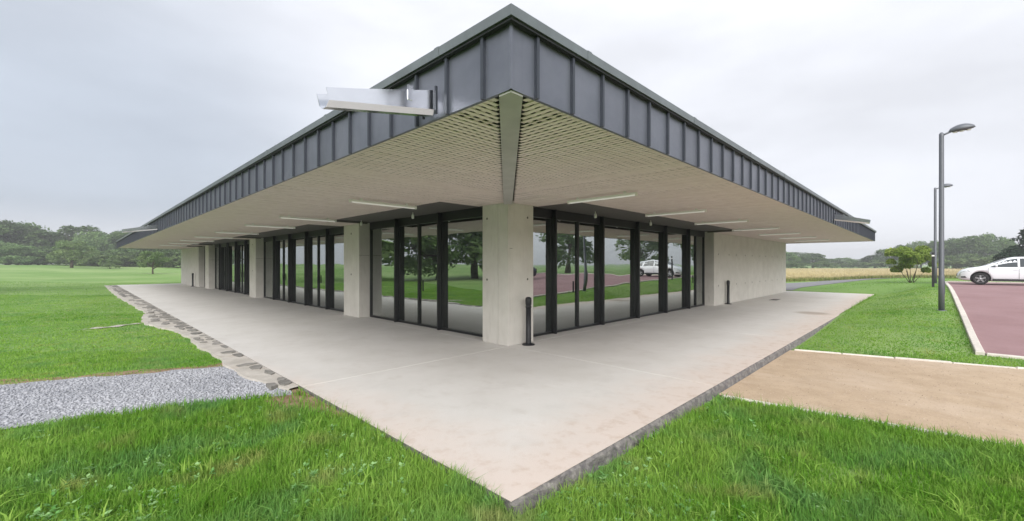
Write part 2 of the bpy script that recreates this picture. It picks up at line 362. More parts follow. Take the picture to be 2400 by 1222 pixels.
def sheet(name, poly_fn, nu, nv, lift, m):
    """a strip sheet on the terrain: poly_fn(u,v) -> a,b with u,v in 0..1"""
    U, V = np.meshgrid(np.linspace(0, 1, nu), np.linspace(0, 1, nv), indexing='ij'); a, b = poly_fn(U, V)
    z = g(a, b) + lift; ix = np.arange(nu * nv).reshape(nu, nv)
    F = np.stack([ix[:-1, :-1], ix[1:, :-1], ix[1:, 1:], ix[:-1, 1:]], -1).reshape(-1, 4)
    V3 = np.stack([a, b, z], -1).reshape(-1, 3)
    # make faces look up
    p = V3[F[0]]; 
    if np.cross(p[1] - p[0], p[2] - p[0])[2] < 0: F = F[:, ::-1]
    o = inst(name, np_mesh(name, V3, F, m, smooth=True)); o['kind'] = 'structure'; return o

# slab with its rough outer side
slab = MB().box(.004, SA - .004, .004, SB - .004, -.5, -.03).build('pavement', M['slabside'], kind='structure')
def bay(x0, x1, y0, y1):
    e = .004; bv = .005; ix = bv if x0 else 0; iy = bv if y0 else 0; x0 += e if x0 else 0; y0 += e if y0 else 0; x1 -= e; y1 -= e
    m_ = MB(); q = lambda d, z: [(x0 + ix * d, y0 + iy * d, z), (x1 - bv * d, y0 + iy * d, z), (x1 - bv * d, y1 - bv * d, z), (x0 + ix * d, y1 - bv * d, z)]
    m_.v = q(0, -.12) + q(0, -bv) + q(1, 0)
    for r_ in (0, 4): m_.f += [(r_ + k, r_ + (k + 1) % 4, r_ + 4 + (k + 1) % 4, r_ + 4 + k) for k in range(4)]
    m_.f.append((8, 9, 10, 11)); m_.sm = [False] * 9
    o = m_.build('concrete_bay', M['slab'], slab); o.data.materials.append(M['slabside'])
    for p in o.data.polygons[:4]: p.material_index = 1
CA = [0, 4.06, 9.2, 14.4, 19.6, 24.6, SA]; CB = [0, 4.06, 10.2, 16.3, 22.4, 28.5, 34.6, 40.0, SB]
for i in range(len(CA) - 1): bay(CA[i], CA[i + 1], 0, 4.06)
for i in range(1, len(CB) - 1): bay(0, 4.06, CB[i], CB[i + 1])
bay(4.06, SA, 4.06, SB)
# coarse lip of set stones and mortar along the right-hand side of the slab
V, F = [], []
def rough_strip(name, x0, x1, seed):
    r = random.Random(seed); n = int((x1 - x0) / .09); me = MB(); V = []; F = []
    prof = [(0.004, -.012), (-.022, -.03), (-.035, -.08), (-.05, -.13), (-.10, -.19)]
    for i in range(n + 1):
        x = x0 + (x1 - x0) * i / n
        for (y, z) in prof: me.v.append((x + r.uniform(-.02, .02), y + r.uniform(-.012, .006), z + r.uniform(-.012, .012)))
    k = len(prof)
    for i in range(n):
        for j in range(k - 1): me.f.append((i * k + j, i * k + j + 1, (i + 1) * k + j + 1, (i + 1) * k + j)); me.sm.append(False)
    return me.build(name, M['slabside'], slab)
rough_strip('rough_edge', 0.0, 17.5, 3)

# gravel path on the left
def grav_edges(u):
    a = -.16 - 11.3 * u
    return a, 4.2 + .18 * np.sin(u * 9) * .3 + (-(a + .42)) * .27 + .012 * (a + .42) ** 2 * 2, 6.35 + (-(a + .42)) * .34 + .014 * (a + .42) ** 2 * 2
def gp(U, V):
    a, lo, hi = grav_edges(U); wob = .05 * np.sin(a * 5.1) + .03 * np.sin(a * 11.7 + 1)
    return a, lo - .12 + (hi - lo + .24) * V + wob
sheet('gravel_path', gp, 90, 14, .012, M['gravelbed'])
def sp(lo_off0, lo_off1, hi):
    def f(U, V):
        a, lo, up = grav_edges(U); base = up if hi else lo; wob = .07 * np.sin(a * 4.3 + (2 if hi else 0)) + .04 * np.sin(a * 12.3)
        return a, base + lo_off0 + wob * (1 if lo_off0 else .4) + (lo_off1 - lo_off0) * V
    return f
sheet('bare_soil', sp(-.05, .42, True), 90, 4, .007, M['soil'])
def soil2(U, V):
    b = 2.7 + 1.9 * U; wdt = .12 + .42 * np.sin(U * 3.1) ** 2 + .05 * np.sin(U * 31)
    return -.002 - wdt * V, b
sheet('bare_soil', soil2, 40, 4, .010, M['soil'])

# sand path on the right with kerbs
def sand_lo(b): return 3.98 - .115 * b * 1.0
def sand_hi(b): return 8.22 - .275 * b * 1.0
def sf(U, V):
    b = -.06 - 28 * U; lo, hi = sand_lo(b), sand_hi(b); return lo + (hi - lo) * V, b
sheet('sand_path', sf, 100, 14, .022, M['sand'])
def kerb(name, label, p0, p1, n, wdt=.075, top=.045, depth=.12):
    root = empty(name, (p0[0], p0[1], float(g(*p0)))); tag(root, label, 'kerb')
    p0v, p1v = Vector((*p0, 0)), Vector((*p1, 0)); d = (p1v - p0v).normalized(); nrm = Vector((-d.y, d.x, 0)) * (wdt / 2); L = (p1v - p0v).length / n
    for i in range(n):
        s0 = p0v + d * (L * i + .006); s1 = p0v + d * (L * (i + 1) - .006); me = MB(); vs_ = []
        for s, k in ((s0, -1), (s1, -1), (s1, 1), (s0, 1)):
            q = s + nrm * k; vs_.append((q.x - p0v.x, q.y - p0v.y))
        z0 = float(g(s0.x, s0.y)) - root.location.z; z1 = float(g(s1.x, s1.y)) - root.location.z; j = random.uniform(-.006, .006)
        zz = (z0, z1, z1, z0); bv = .012
        me.v = [(x, y, z - depth) for (x, y), z in zip(vs_, zz)] + [(x, y, z + top - bv + j) for (x, y), z in zip(vs_, zz)]
        cx = sum(x for x, y in vs_) / 4; cy = sum(y for x, y in vs_) / 4
        for (x, y), z in zip(vs_, zz):
            v = Vector((cx - x, cy - y, 0)); lat = nrm.normalized(); sh = lat * (bv if lat.dot(v) > 0 else -bv); lo = d * (bv if d.dot(v) > 0 else -bv)
            me.v.append((x + sh.x + lo.x, y + sh.y + lo.y, z + top + j))
        me.f = [(0, 1, 5, 4), (1, 2, 6, 5), (2, 3, 7, 6), (3, 0, 4, 7), (4, 5, 9, 8), (5, 6, 10, 9), (6, 7, 11, 10), (7, 4, 8, 11), (8, 9, 10, 11)]; me.sm = [False] * 9
        me.build('kerb_stone', M['kerb'], root)
    return root
kerb('path_kerb', 'pale kerb of the sandy path along its lower edge by the rough near grass', (sand_lo(-.12) - .04, -.12), (sand_lo(-14) - .04, -14), 18)
kerb('path_kerb', 'pale kerb between the sandy path and the mown lawn before the red car park', (sand_hi(-.12) + .04, -.12), (sand_hi(-14) + .04, -14), 18)

# red car park
PA0, PB0, PA1 = 10.42, -2.92, 35.5
sheet('car_park', lambda U, V: (PA0 + (PA1 - PA0) * U, PB0 - 30 * V), 60, 50, .03, M['redpark'])
kerb('parking_kerb', 'long white kerb of the red car park beside the lamp posts', (PA0 - .1, PB0 + .06), (PA1 + .1, PB0 + .06), 26, .13, .07)
kerb('parking_kerb', 'short white kerb at the near end of the red car park', (PA0 - .06, PB0 - .02), (PA0 - .06, PB0 - 10), 10, .12, .05)
kerb('parking_kerb', 'white kerb at the far end of the red car park behind the white car', (PA1 + .06, PB0 - .02), (PA1 + .06, PB0 - 26), 26, .13, .09)
# grey road beyond the end of the slab
def rd(U, V):
    b = 9.5 - 5.5 * V - 0 * U; a = SA + .01 + 30 * U
    return a, b - 6.0 * ss(0, 1, U) + 2.2 * (V - .5) * U
sheet('road', rd, 50, 12, .025, M['road'])
# ---- stone edging along the left side of the slab
def strip_w(b):
    w_ = .38 + .03 * math.sin(b * 2.3) + .025 * math.sin(b * 5.9 + 1)
    if 12.0 < b < 17.5: w_ += .42 * math.sin((b - 12.0) / 5.5 * math.pi) ** .6
    if b > 17.5: w_ += .12 + .2 * min(1, (b - 17.5) / 10)
    return w_
me = MB(); n = 200
edge = empty('stone_edging', (0, 0, 0)); edge['kind'] = 'structure'
for i in range(n + 1):
    b = 4.15 + (SB - 4.15) * i / n
    w_ = strip_w(b) * min(1, .35 + (b - 4.15) * .7)
    zz = max(-.018, float(g(-w_, b)) + .012)
    me.v += [(-.003, b, -.008), (-w_ * .5, b, -.012), (-w_, b, zz), (-w_ - .03, b, zz - .12)]
for i in range(n):
    for j in range(3): me.f.append((i * 4 + j, i * 4 + j + 1, (i + 1) * 4 + j + 1, (i + 1) * 4 + j)[::-1]); me.sm.append(False)
me.build('mortar_bed', M['edgebase'], edge)
b = 4.25; rs = random.Random(11)
while b < SB - .5:
    L = rs.uniform(.22, .6) * (1 if b < 22 else 1.3); wmax = strip_w(b)
    lanes = [(.005, wmax * rs.uniform(.45, .85))] if rs.random() < .45 else [(.005, wmax * rs.uniform(.3, .46)), (wmax * .5, wmax * rs.uniform(.75, .95))]
    for (x0, x1) in lanes:
        if rs.random() < .14: continue
        bb0 = b + rs.uniform(0, .12); bb1 = b + L - rs.uniform(0, .1)
        cx, cy = -(x0 + x1) / 2, (bb0 + bb1) / 2; npt = rs.choice((5, 6, 6, 7)); poly = []
        for k in range(npt):
            t = 2 * math.pi * (k + rs.uniform(-.25, .25)) / npt + .6; c, s = math.cos(t), math.sin(t); m_ = max(abs(c), abs(s)) ** .95
            poly.append((cx + c / m_ * (x1 - x0) / 2 * rs.uniform(.72, 1.05), cy + s / m_ * (bb1 - bb0) / 2 * rs.uniform(.8, 1.0)))
        h_ = rs.uniform(.004, .016)
        st = MB().prism([(x - cx, y - cy) for x, y in poly], -.06, h_); o = st.build('stone', M['stone'], edge, loc=(cx, cy, -.008))
    b += L + rs.uniform(-.06, .08)
# the pale dry streak in the lawn
def streak(U, V):
    a0, b0 = -.85, 14.4; a1, b1 = -2.15, 13.9
    wd = .14 * np.sin(U * 3.0 + .12) + .07 * np.sin(U * 19)
    return a0 + (a1 - a0) * U, b0 + (b1 - b0) * U + .06 * np.sin(U * 9) + (V - .5) * 2 * wd * 1.1
sheet('bare_soil', streak, 30, 4, .02, M['edgebase'])

# ------------------------------------------------------------------ building
ZS, ZT = 2.966, 3.515
RA, RB = 28.64, 44.3
WA, WB = 4.04, 4.07                  # facade planes: left facade at x=WA, right facade at y=WB
ENDA, ENDB = 27.9, 43.9
bld = empty('pavilion', (WA, WB, 0)); tag(bld, 'long low concrete pavilion with a zinc-edged flat roof over a slatted soffit', 'building')
OFF = Vector((WA, WB, 0))
def part(mbx, name, m, parent=bld, kind=None):
    base = OFF if parent is bld else Vector((0, 0, 0))
    mbx.v = [tuple(Vector(v) - base) for v in mbx.v]
    return mbx.build(name, m, parent, kind)
roof = MB().box(.09, RA - .09, .09, RB - .09, 3.10, ZT - .07)
roof = part(roof, 'roof', M['cavity'])
roof.location = -OFF; roof.data.transform(Matrix.Translation(OFF))   # sub-parts of the roof use world coordinates
def seg_positions(first, end, step):
    xs = [0.0, first]
    while xs[-1] + step < end: xs.append(xs[-1] + step)
    xs.append(end); return xs
PZ0, PZ1 = ZS - .012, ZT - .085
# fascia panels share one mesh per size
def panel_mesh(w_, side):
    m_ = MB(); d = .0; dep = .03
    # slightly dished sheet: four strips, so each tray catches the sky differently
    nseg = 4
    for i in range(nseg):
        t0, t1 = i / nseg, (i + 1) / nseg; f = lambda t: .006 * math.sin(math.pi * t)
        pts = [(t0 * w_, f(t0), PZ0), (t1 * w_, f(t1), PZ0), (t1 * w_, f(t1), PZ1), (t0 * w_, f(t0), PZ1)]
        if side: pts = [(y, x, z) for x, y, z in pts][::-1]
        m_.quad(*pts)
    a = (0, -.0, PZ0); bq = [(0, 0, PZ0), (0, dep, PZ0), (w_, dep, PZ0), (w_, 0, PZ0)]
    if side: bq = [(y, x, z) for x, y, z in bq][::-1]
    m_.quad(*bq)
    me = m_.mesh('fascia_panel', M['zinc']); me.polygons.foreach_set('use_smooth', [True] * 4 + [False]); return me
cache = {}
def run_fascia(side, first, end):
    xs = seg_positions(first, end, .452)
    sm = MB()
    if side: sm.box(-.030, .004, -.014, .014, PZ0 - .004, PZ1)
    else: sm.box(-.014, .014, -.030, .004, PZ0 - .004, PZ1)
    sme = sm.mesh('standing_seam', M['seam'])
    for i in range(len(xs) - 1):
        w_ = round(xs[i + 1] - xs[i], 3); key = (side, w_)
        if key not in cache: cache[key] = panel_mesh(w_, side)
        inst('fascia_panel', cache[key], roof, (0.0, xs[i], 0) if side else (xs[i], 0.0, 0))
        if i: inst('standing_seam', sme, roof, (0.0, xs[i], 0) if side else (xs[i], 0.0, 0))
run_fascia(False, .265, RA); run_fascia(True, .285, RB)
part(MB().box(-.008, .012, -.008, .012, PZ0, PZ1), 'corner_fold', M['zinc'], roof)
# the two ends that turn away, plain
part(MB().box(RA, RA + .02, .002, 6, PZ0, PZ1), 'fascia_panel', M['zinc'], roof)
part(MB().box(.002, 6, RB, RB + .02, PZ0, PZ1), 'fascia_panel', M['zinc'], roof)
# black strip painting the shade line under the coping, then coping in lengths
part(MB().prism([(-.045, -.045), (RA + .03, -.045), (RA + .03, -.002), (-.002, -.002), (-.002, RB + .03), (-.045, RB + .03)], PZ1 - .012, PZ1 + .006), 'coping_shade_line', M['cope_shade'], roof)
def cope_seg(side, s0, s1):
    h0, h1 = PZ1 + .008, ZT
    m_ = MB()
    if side: m_.prism([(-.062, s0), (.16, s0), (.16, s1), (-.062, s1)], h0, h1)
    else: m_.prism([(s0, -.062), (s1, -.062), (s1, .16), (s0, .16)], h0, h1)
    return part(m_, 'coping', M['cope'], roof)
for side, end in ((0, RA), (1, RB)):
    s = .9 if side == 0 else .82; last = None; m_ = MB()
    # mitred first length
    if side == 0: m_.prism([(-.062, -.062), (s, -.062), (s, .16), (.16, .16)], PZ1 + .008, ZT)
    else: m_.prism([(-.062, -.062), (.16, .16), (.16, s), (-.062, s)], PZ1 + .008, ZT)
    part(m_, 'coping', M['cope'], roof)
    while s < end:
        e = min(end + .05, s + 2.3); cope_seg(side, s + .003, e)
        jn = MB()
        if side: jn.box(-.066, .164, s - .03, s + .03, PZ1 + .006, ZT + .004)
        else: jn.box(s - .03, s + .03, -.066, .164, PZ1 + .006, ZT + .004)
        part(jn, 'coping_joint', M['cope'], roof); s = e
part(MB().box(.17, RA - .1, .17, RB - .1, ZT - .069, ZT - .045), 'roof_membrane', M['cope'], roof)

# soffit ------------------------------------------------------------
soffit = empty('soffit', -OFF, 0, bld)
RECL = [(4.98, 10.55), (12.05, 21.72), (23.1, 32.7), (34.2, 36.2)]     # dark recesses over the glazing, left (y ranges)
RECR = [(4.98, 15.65)]                                                 # right (x ranges)
RIN = 2.98
BW = .125                                                              # half beam clearance along an axis
P_ = .072; SW = .045; TH = .005
ml, mrr_ = MB(), MB(); rr = random.Random(5)
y = .02
while y < RB - .03:                                                    # left half: slats run along x, from the fascia to the facade
    x0 = .012; x1 = WA - .012
    if any(r0 < y < r1 for r0, r1 in RECL): x1 = RIN
    lim = y - BW                                                       # stop at the mitre beam
    gap = abs(y - .64) < .03
    if lim > x0 + .03 and not gap:
        j = rr.uniform(-.002, .002); ml.box(x0, min(x1, lim), y, y + SW, ZS + j, ZS + TH)
    elif lim > x0 + .03: ml.box(x0, min(x1, lim), y + .012, y + .03, ZS, ZS + TH)
    y += P_
x = .02
while x < RA - .03:
    y0 = .012; y1 = WB - .012
    if any(r0 < x < r1 for r0, r1 in RECR): y1 = RIN
    lim = x - BW; gap = abs(x - .64) < .03
    if lim > y0 + .03 and not gap:
        j = rr.uniform(-.002, .002); mrr_.box(x, x + SW, y0, min(y1, lim), ZS + j, ZS + TH)
    elif lim > y0 + .03: mrr_.box(x + .012, x + .03, y0, min(y1, lim), ZS, ZS + TH)
    x += P_
ml.build('slats', M['slat'], soffit, 'stuff'); mrr_.build('slats', M['slat'], soffit, 'stuff')
mbat = MB(); k = 0.06
while k < WA - .05:
    recess = k > RIN - .05
    if not recess:
        mbat.box(k, k + .05, k + .2, RB - .05, ZS + TH + .001, ZS + TH + .008); mbat.box(k + .2, RA - .05, k, k + .05, ZS + TH + .001, ZS + TH + .008)
    k += .11
mbat.build('battens', M['batten'], soffit, 'stuff')
part(MB().box(.03, RA - .03, .03, WB + .3, ZS + .075, ZS + .095).box(.03, WA + .3, WB + .301, RB - .03, ZS + .075, ZS + .095), 'felt', M['cavity'], soffit)
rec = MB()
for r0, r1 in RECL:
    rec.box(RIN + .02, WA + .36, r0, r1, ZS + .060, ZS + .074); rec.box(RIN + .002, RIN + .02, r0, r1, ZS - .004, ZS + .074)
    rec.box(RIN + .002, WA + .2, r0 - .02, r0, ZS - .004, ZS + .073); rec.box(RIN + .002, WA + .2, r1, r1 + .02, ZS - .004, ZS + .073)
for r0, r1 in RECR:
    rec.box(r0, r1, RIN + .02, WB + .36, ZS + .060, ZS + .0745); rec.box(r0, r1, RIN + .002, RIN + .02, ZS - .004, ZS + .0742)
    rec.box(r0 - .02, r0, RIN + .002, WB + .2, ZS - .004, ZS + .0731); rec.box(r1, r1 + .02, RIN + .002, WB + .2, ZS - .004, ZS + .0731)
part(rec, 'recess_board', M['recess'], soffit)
# mitre beam from the roof corner to the corner column
hw = .088
d = Vector((1, 1, 0)).normalized(); nrm = Vector((-1, 1, 0)).normalized() * hw
p0 = Vector((.012, .012, 0)); p1 = Vector((WA + .3, WB + .3, 0)); tip = d * hw
poly = [p0, p0 + tip - nrm, p1 - nrm, p1 + nrm, p0 + tip + nrm]
part(MB().prism([(p.x, p.y) for p in poly], ZS - .028, ZS + .09), 'beam', M['beam'])

# columns -------------------------------------------------------------
def column(x0, x1, y0, y1, joints=None, corner=False):
    c = part(MB().box(x0 + .008, x1 - .008, y0 + .008, y1 - .008, 0, ZS + .07), 'column', M['conc'])
    c.location = -OFF; c.data.transform(Matrix.Translation(OFF))
    return c
def slab_panel(par, x0, x1, y0, y1, z0, z1, name='concrete_panel'):
    m_ = MB().box(x0, x1, y0, y1, z0, z1); o = part(m_, name, M['conc'], par)
    bv = o.modifiers.new('edge', 'BEVEL'); bv.width = .006; bv.segments = 1
    return o
def disc(par, c, axis_, r=.022):
    """a formwork tie hole: a flat dark disc, the shade of the hole put into its colour"""
    m_ = MB(); n_ = 10; i = 0
    for rad, dep in ((r * 1.15, -.001), (r, .0015), (r * .7, .006)):
        for k_ in range(n_):
            t = 2 * math.pi * k_ / n_; u, v = rad * math.cos(t), rad * math.sin(t)
            m_.v.append((c[0] - .002 + dep * 0, c[1] + u, c[2] + v) if axis_ == 'x' else (c[0] + u, c[1] - .002, c[2] + v))
    m_.f = [tuple(range(2 * n_, 3 * n_))]
    for j in range(2):
        for k_ in range(n_): m_.f.append((j * n_ + k_, j * n_ + (k_ + 1) % n_, (j + 1) * n_ + (k_ + 1) % n_, (j + 1) * n_ + k_))
    m_.sm = [False] * len(m_.f); return part(m_, 'tie_hole', M['joint'], par)  # disc is flat; dark colour alone suggests the hole's shaded depth
cs = .79
cc = part(MB().box(WA + .012, WA + cs - .012, WB + .012, WB + cs - .012, 0, ZS + .07), 'column', M['joint']); cc.location = -OFF; cc.data.transform(Matrix.Translation(OFF))
gj = .009; js = .30   # vertical joint in the left face, js from the corner
slab_panel(cc, WA, WA + cs, WB, WB + .03, 0, ZS + .05)                        # right-hand face
for (y0, y1, z0, z1) in ((WB + .031, WB + js, .0, ZS + .05), (WB + js + gj, WB + cs, .0, ZS + .05)):
    slab_panel(cc, WA, WA + .03, y0, y1, z0, z1)
slab_panel(cc, WA + .031, WA + cs - .001, WB + cs - .03, WB + cs, 0, ZS + .049); slab_panel(cc, WA + cs - .03, WA + cs, WB + .031, WB + cs - .031, 0, ZS + .049)
for yy, zz in ((WB + .64, 2.68), (WB + .64, 1.36)): disc(cc, (WA, yy, zz), 'x')
for xx, zz in ((WA + .60, 2.70), (WA + .60, 1.37)): disc(cc, (xx, WB, zz), 'y')
# short formwork kick marks on the corner
part(MB().box(WA + .05, WA + .13, WB - .0025, WB + .004, 2.02, 2.028), 'formwork_joint', M['joint'], cc)
part(MB().box(WA + .128, WA + .134, WB - .0025, WB + .004, 0.02, 2.02), 'formwork_joint', M['conc'], cc)
for y0, y1 in ((10.72, 11.82), (21.9, 23.0), (32.85, 34.0)):
    c = part(MB().box(WA + .012, WA + .52, y0 + .012, y1 - .012, 0, ZS + .07), 'column', M['joint']); c.location = -OFF; c.data.transform(Matrix.Translation(OFF))
    slab_panel(c, WA, WA + .53, y0, y0 + .03, 0, 1.97); slab_panel(c, WA, WA + .53, y0, y0 + .03, 1.979, ZS + .05)
    slab_panel(c, WA, WA + .03, y0 + .031, y1, 0, ZS + .05); slab_panel(c, WA + .031, WA + .53, y1 - .03, y1, 0, ZS + .05)
    for zz in (2.68, 1.36): disc(c, (WA, (y0 + y1) / 2, zz), 'x', .03)
# solid walls ----------------------------------------------------------
wr = part(MB().box(15.86, ENDA - .02, WB + .02, WB + .38, 0, ZS + .07), 'wall', M['joint']); wr.location = -OFF; wr.data.transform(Matrix.Translation(OFF))
xs = [15.82, 18.1, 20.5, 22.9, 25.3, ENDA]
for i in range(len(xs) - 1): slab_panel(wr, xs[i] + (.004 if i else 0), xs[i + 1] - .004, WB, WB + .03, 0, ZS + .05)
slab_panel(wr, 15.82, 15.85, WB + .031, WB + .42, 0, ZS + .05); slab_panel(wr, ENDA - .03, ENDA, WB + .031, WB + .42, 0, ZS + .05)
for i in range(len(xs) - 1):
    for dx in (.5, 1.8):
        for zz in (.8, 2.1): disc(wr, (xs[i] + dx, WB, zz), 'y', .03)
wl = part(MB().box(WA + .02, WA + .38, 36.32, ENDB - .02, 0, ZS + .07), 'wall', M['joint']); wl.location = -OFF; wl.data.transform(Matrix.Translation(OFF))
ys = [36.3, 38.9, 41.4, ENDB]
for i in range(len(ys) - 1): slab_panel(wl, WA, WA + .03, ys[i] + (.004 if i else 0), ys[i + 1] - .004, 0, ZS + .05)
slab_panel(wl, WA + .031, WA + .42, 36.3, 36.33, 0, ZS + .05); slab_panel(wl, WA + .031, WA + .42, ENDB - .03, ENDB, 0, ZS + .05)
# rooms behind the glass and the two hidden outer walls
part(MB().box(ENDA - .3, ENDA, WB + .43, ENDB, 0, ZS + .07).box(WA + .43, ENDA - .31, ENDB - .3, ENDB, 0, ZS + .07), 'wall', M['conc'])
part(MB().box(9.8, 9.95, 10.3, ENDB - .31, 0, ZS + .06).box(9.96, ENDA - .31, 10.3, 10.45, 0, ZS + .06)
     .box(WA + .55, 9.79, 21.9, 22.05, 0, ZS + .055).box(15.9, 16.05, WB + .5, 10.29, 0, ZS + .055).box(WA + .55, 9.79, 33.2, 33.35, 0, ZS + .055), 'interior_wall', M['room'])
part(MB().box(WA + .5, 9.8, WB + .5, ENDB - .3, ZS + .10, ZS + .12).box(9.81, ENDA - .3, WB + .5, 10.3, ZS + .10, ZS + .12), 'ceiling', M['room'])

# glazing ---------------------------------------------------------------
GA, GB = WA + .40, WB + .41      # glass planes
def window(side, s0, s1, leaves=1, fin_after=True, last=False):
    """one glazed module between s0 and s1 along the facade"""
    z1 = 2.80; fw = .036
    def bx(m_, u0, u1, d0, d1, z0, z1_):
        # u along the facade, d outwards from the glass plane
        if side == 'L': m_.box(GA - d1, GA - d0, u0, u1, z0, z1_)
        else: m_.box(u0, u1, GB - d1, GB - d0, z0, z1_)
        return m_
    fr = MB(); bx(fr, s0 + .002, s1 - .002, -.05, .05, 0.002, .055); bx(fr, s0 + .002, s1 - .002, -.05, .055, z1, ZS + .058)
    bx(fr, s0 + .002, s0 + fw, -.05, .049, .055, z1); bx(fr, s1 - fw, s1 - .002, -.05, .049, .055, z1)
    o = part(fr, 'window', M['black']); o.location = -OFF; o.data.transform(Matrix.Translation(OFF))
    edges_ = [s0 + fw] + [s0 + (s1 - s0) * i / leaves for i in range(1, leaves)] + [s1 - fw]
    for i in range(leaves):
        u0 = edges_[i] + (.036 if i else 0); u1 = edges_[i + 1] - (.036 if i < leaves - 1 else 0)
        part(bx(MB(), u0 + .001, u1 - .001, -.006, .006, .056, z1 - .001), 'pane', M['glass'], o)
        if i: part(bx(MB(), edges_[i] - .035, edges_[i] + .035, -.045, .05, .056, z1 - .001), 'stile', M['black'], o)
    if leaves == 2:
        uc = edges_[1]
        part(bx(MB(), uc - .09, uc - .065, .052, .085, .95, 1.25), 'handle', M['blackm'], o)
    if fin_after: part(bx(MB(), s1 - .026, s1 + .026, .058, .165, .004, ZS + .05), 'mullion', M['black'], o)
    return o
for s0, s1, lv, fin in ((4.88, 6.86, 1, 1), (6.86, 8.98, 2, 1), (8.98, 10.70, 1, 0),
                        (11.84, 13.9, 1, 1), (13.9, 16.02, 2, 1), (16.02, 17.95, 1, 1), (17.95, 20.05, 2, 1), (20.05, 21.88, 1, 0),
                        (23.02, 25.0, 1, 1), (25.0, 27.1, 2, 1), (27.1, 29.1, 1, 1), (29.1, 31.1, 2, 1), (31.1, 32.83, 1, 0), (34.02, 36.28, 2, 0)):
    window('L', s0, s1, lv, fin)
for s0, s1, lv, fin in ((4.85, 5.95, 1, 1), (5.95, 8.07, 2, 1), (8.07, 10.1, 1, 1), (10.1, 12.08, 1, 1), (12.08, 14.05, 1, 1), (14.05, 15.80, 2, 0)):
    window('R', s0, s1, lv, fin)

# rain spouts -------------------------------------------------------------
def spout(root_pos, direction, length, label, drop=.167, wdt=.17, hgt=.165):
    """folded steel channel thrown out from the fascia"""
    me = MB(); dx, dy = direction; px_, py_ = -dy, dx; t = .004; n_ = 5
    sec = [(-wdt / 2, hgt), (-wdt / 2, 0), (-wdt * .18, -.035), (wdt * .18, -.035), (wdt / 2, 0), (wdt / 2, hgt)]
    inn = [(-wdt / 2 + t, hgt), (-wdt / 2 + t, t), (-wdt * .18, -.035 + t), (wdt * .18, -.035 + t), (wdt / 2 - t, t), (wdt / 2 - t, hgt)]
    ring = sec + inn[::-1]; m_ = len(ring)
    for i in range(n_ + 1):
        s = i / n_; L = s * length
        for (u, h) in ring:
            if h == hgt: h = hgt - .08 * s
            ex = -.02 * (1 if h > .04 else 0) * (1 if i == n_ else 0)
            me.v.append((dx * (L - ex) + px_ * u, dy * (L - ex) + py_ * u, h - drop * s))
    for i in range(n_):
        for k_ in range(m_): me.f.append((i * m_ + k_, i * m_ + (k_ + 1) % m_, (i + 1) * m_ + (k_ + 1) % m_, (i + 1) * m_ + k_)); me.sm.append(False)
    for i in (0, n_):
        for k_ in range(5): q = (i * m_ + k_, i * m_ + k_ + 1, i * m_ + m_ - 2 - k_, i * m_ + m_ - 1 - k_); me.f.append(q if i == 0 else q[::-1]); me.sm.append(False)
    o = me.build('rain_spout', M['steel'], bld); o.location = Vector(root_pos) - OFF; o['label'] = label
    # collar where it leaves the zinc and a folded stiffener on the side
    cl = MB(); z0, z1 = -.06, hgt + .03
    def strip(u0, u1, l0, l1, h0, h1, name, m__):
        q = MB(); pts = []
        for (l, u) in ((l0, u0), (l1, u0), (l1, u1), (l0, u1)): pts.append((dx * l + px_ * u, dy * l + py_ * u))
        ar = sum(pts[i][0] * pts[(i + 1) % 4][1] - pts[(i + 1) % 4][0] * pts[i][1] for i in range(4))
        if ar < 0: pts = pts[::-1]
        q.prism(pts, h0, h1); return q.build(name, m__, o)
    strip(-wdt / 2 - .016, -wdt / 2 - .002, .0, .022, z0 + .02, z1, 'collar', M['seam']); strip(wdt / 2 + .002, wdt / 2 + .016, 0, .022, z0 + .02, z1, 'collar', M['seam'])
    strip(-wdt / 2 - .005, -wdt / 2 - .001, length * .26, length * .31, .012, hgt - .035, 'stiffener', M['steel']); strip(wdt / 2 + .001, wdt / 2 + .005, length * .26, length * .31, .012, hgt - .035, 'stiffener', M['steel'])
    return o
spout((-.032, .945, 3.015), (-1, 0), .91, 'bright folded steel rain spout thrown out near the roof corner')
spout((-.032, 19.0, 3.047), (-1, 0), 1.0, 'small steel rain spout far along the left fascia')
spout((14.2, -.032, 3.08), (0, -1), .85, 'small steel rain spout far along the right fascia')

# ------------------------------------------------------------------ fittings under the soffit
def strip_light(label):
    root = empty('strip_light'); tag(root, label, 'ceiling light', 'strip lights under the soffit')
    L = 1.42
    MB().box(-L / 2, L / 2, -.026, .026, .012, .05).build('body', M['white'], root)
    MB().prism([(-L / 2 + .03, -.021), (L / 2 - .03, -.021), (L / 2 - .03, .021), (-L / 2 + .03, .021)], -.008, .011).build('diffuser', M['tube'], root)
    for s in (-1, 1): MB().box(min(s * (L / 2 + .001), s * (L / 2 + .02)), max(s * (L / 2 + .001), s * (L / 2 + .02)), -.028, .028, -.010, .052).build('end_cap', M['white'], root)
    for s in (-1, 1): MB().box(s * .5 - .02, s * .5 + .02, -.02, .02, .051, .092).build('bracket', M['white'], root)
    return root
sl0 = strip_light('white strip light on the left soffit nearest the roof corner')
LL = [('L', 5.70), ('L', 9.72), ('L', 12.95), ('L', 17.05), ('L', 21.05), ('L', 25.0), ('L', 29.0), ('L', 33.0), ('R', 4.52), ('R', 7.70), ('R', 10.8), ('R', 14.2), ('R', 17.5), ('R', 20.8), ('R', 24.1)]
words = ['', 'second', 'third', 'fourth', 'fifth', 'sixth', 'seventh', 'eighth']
ci = {'L': 0, 'R': 0}
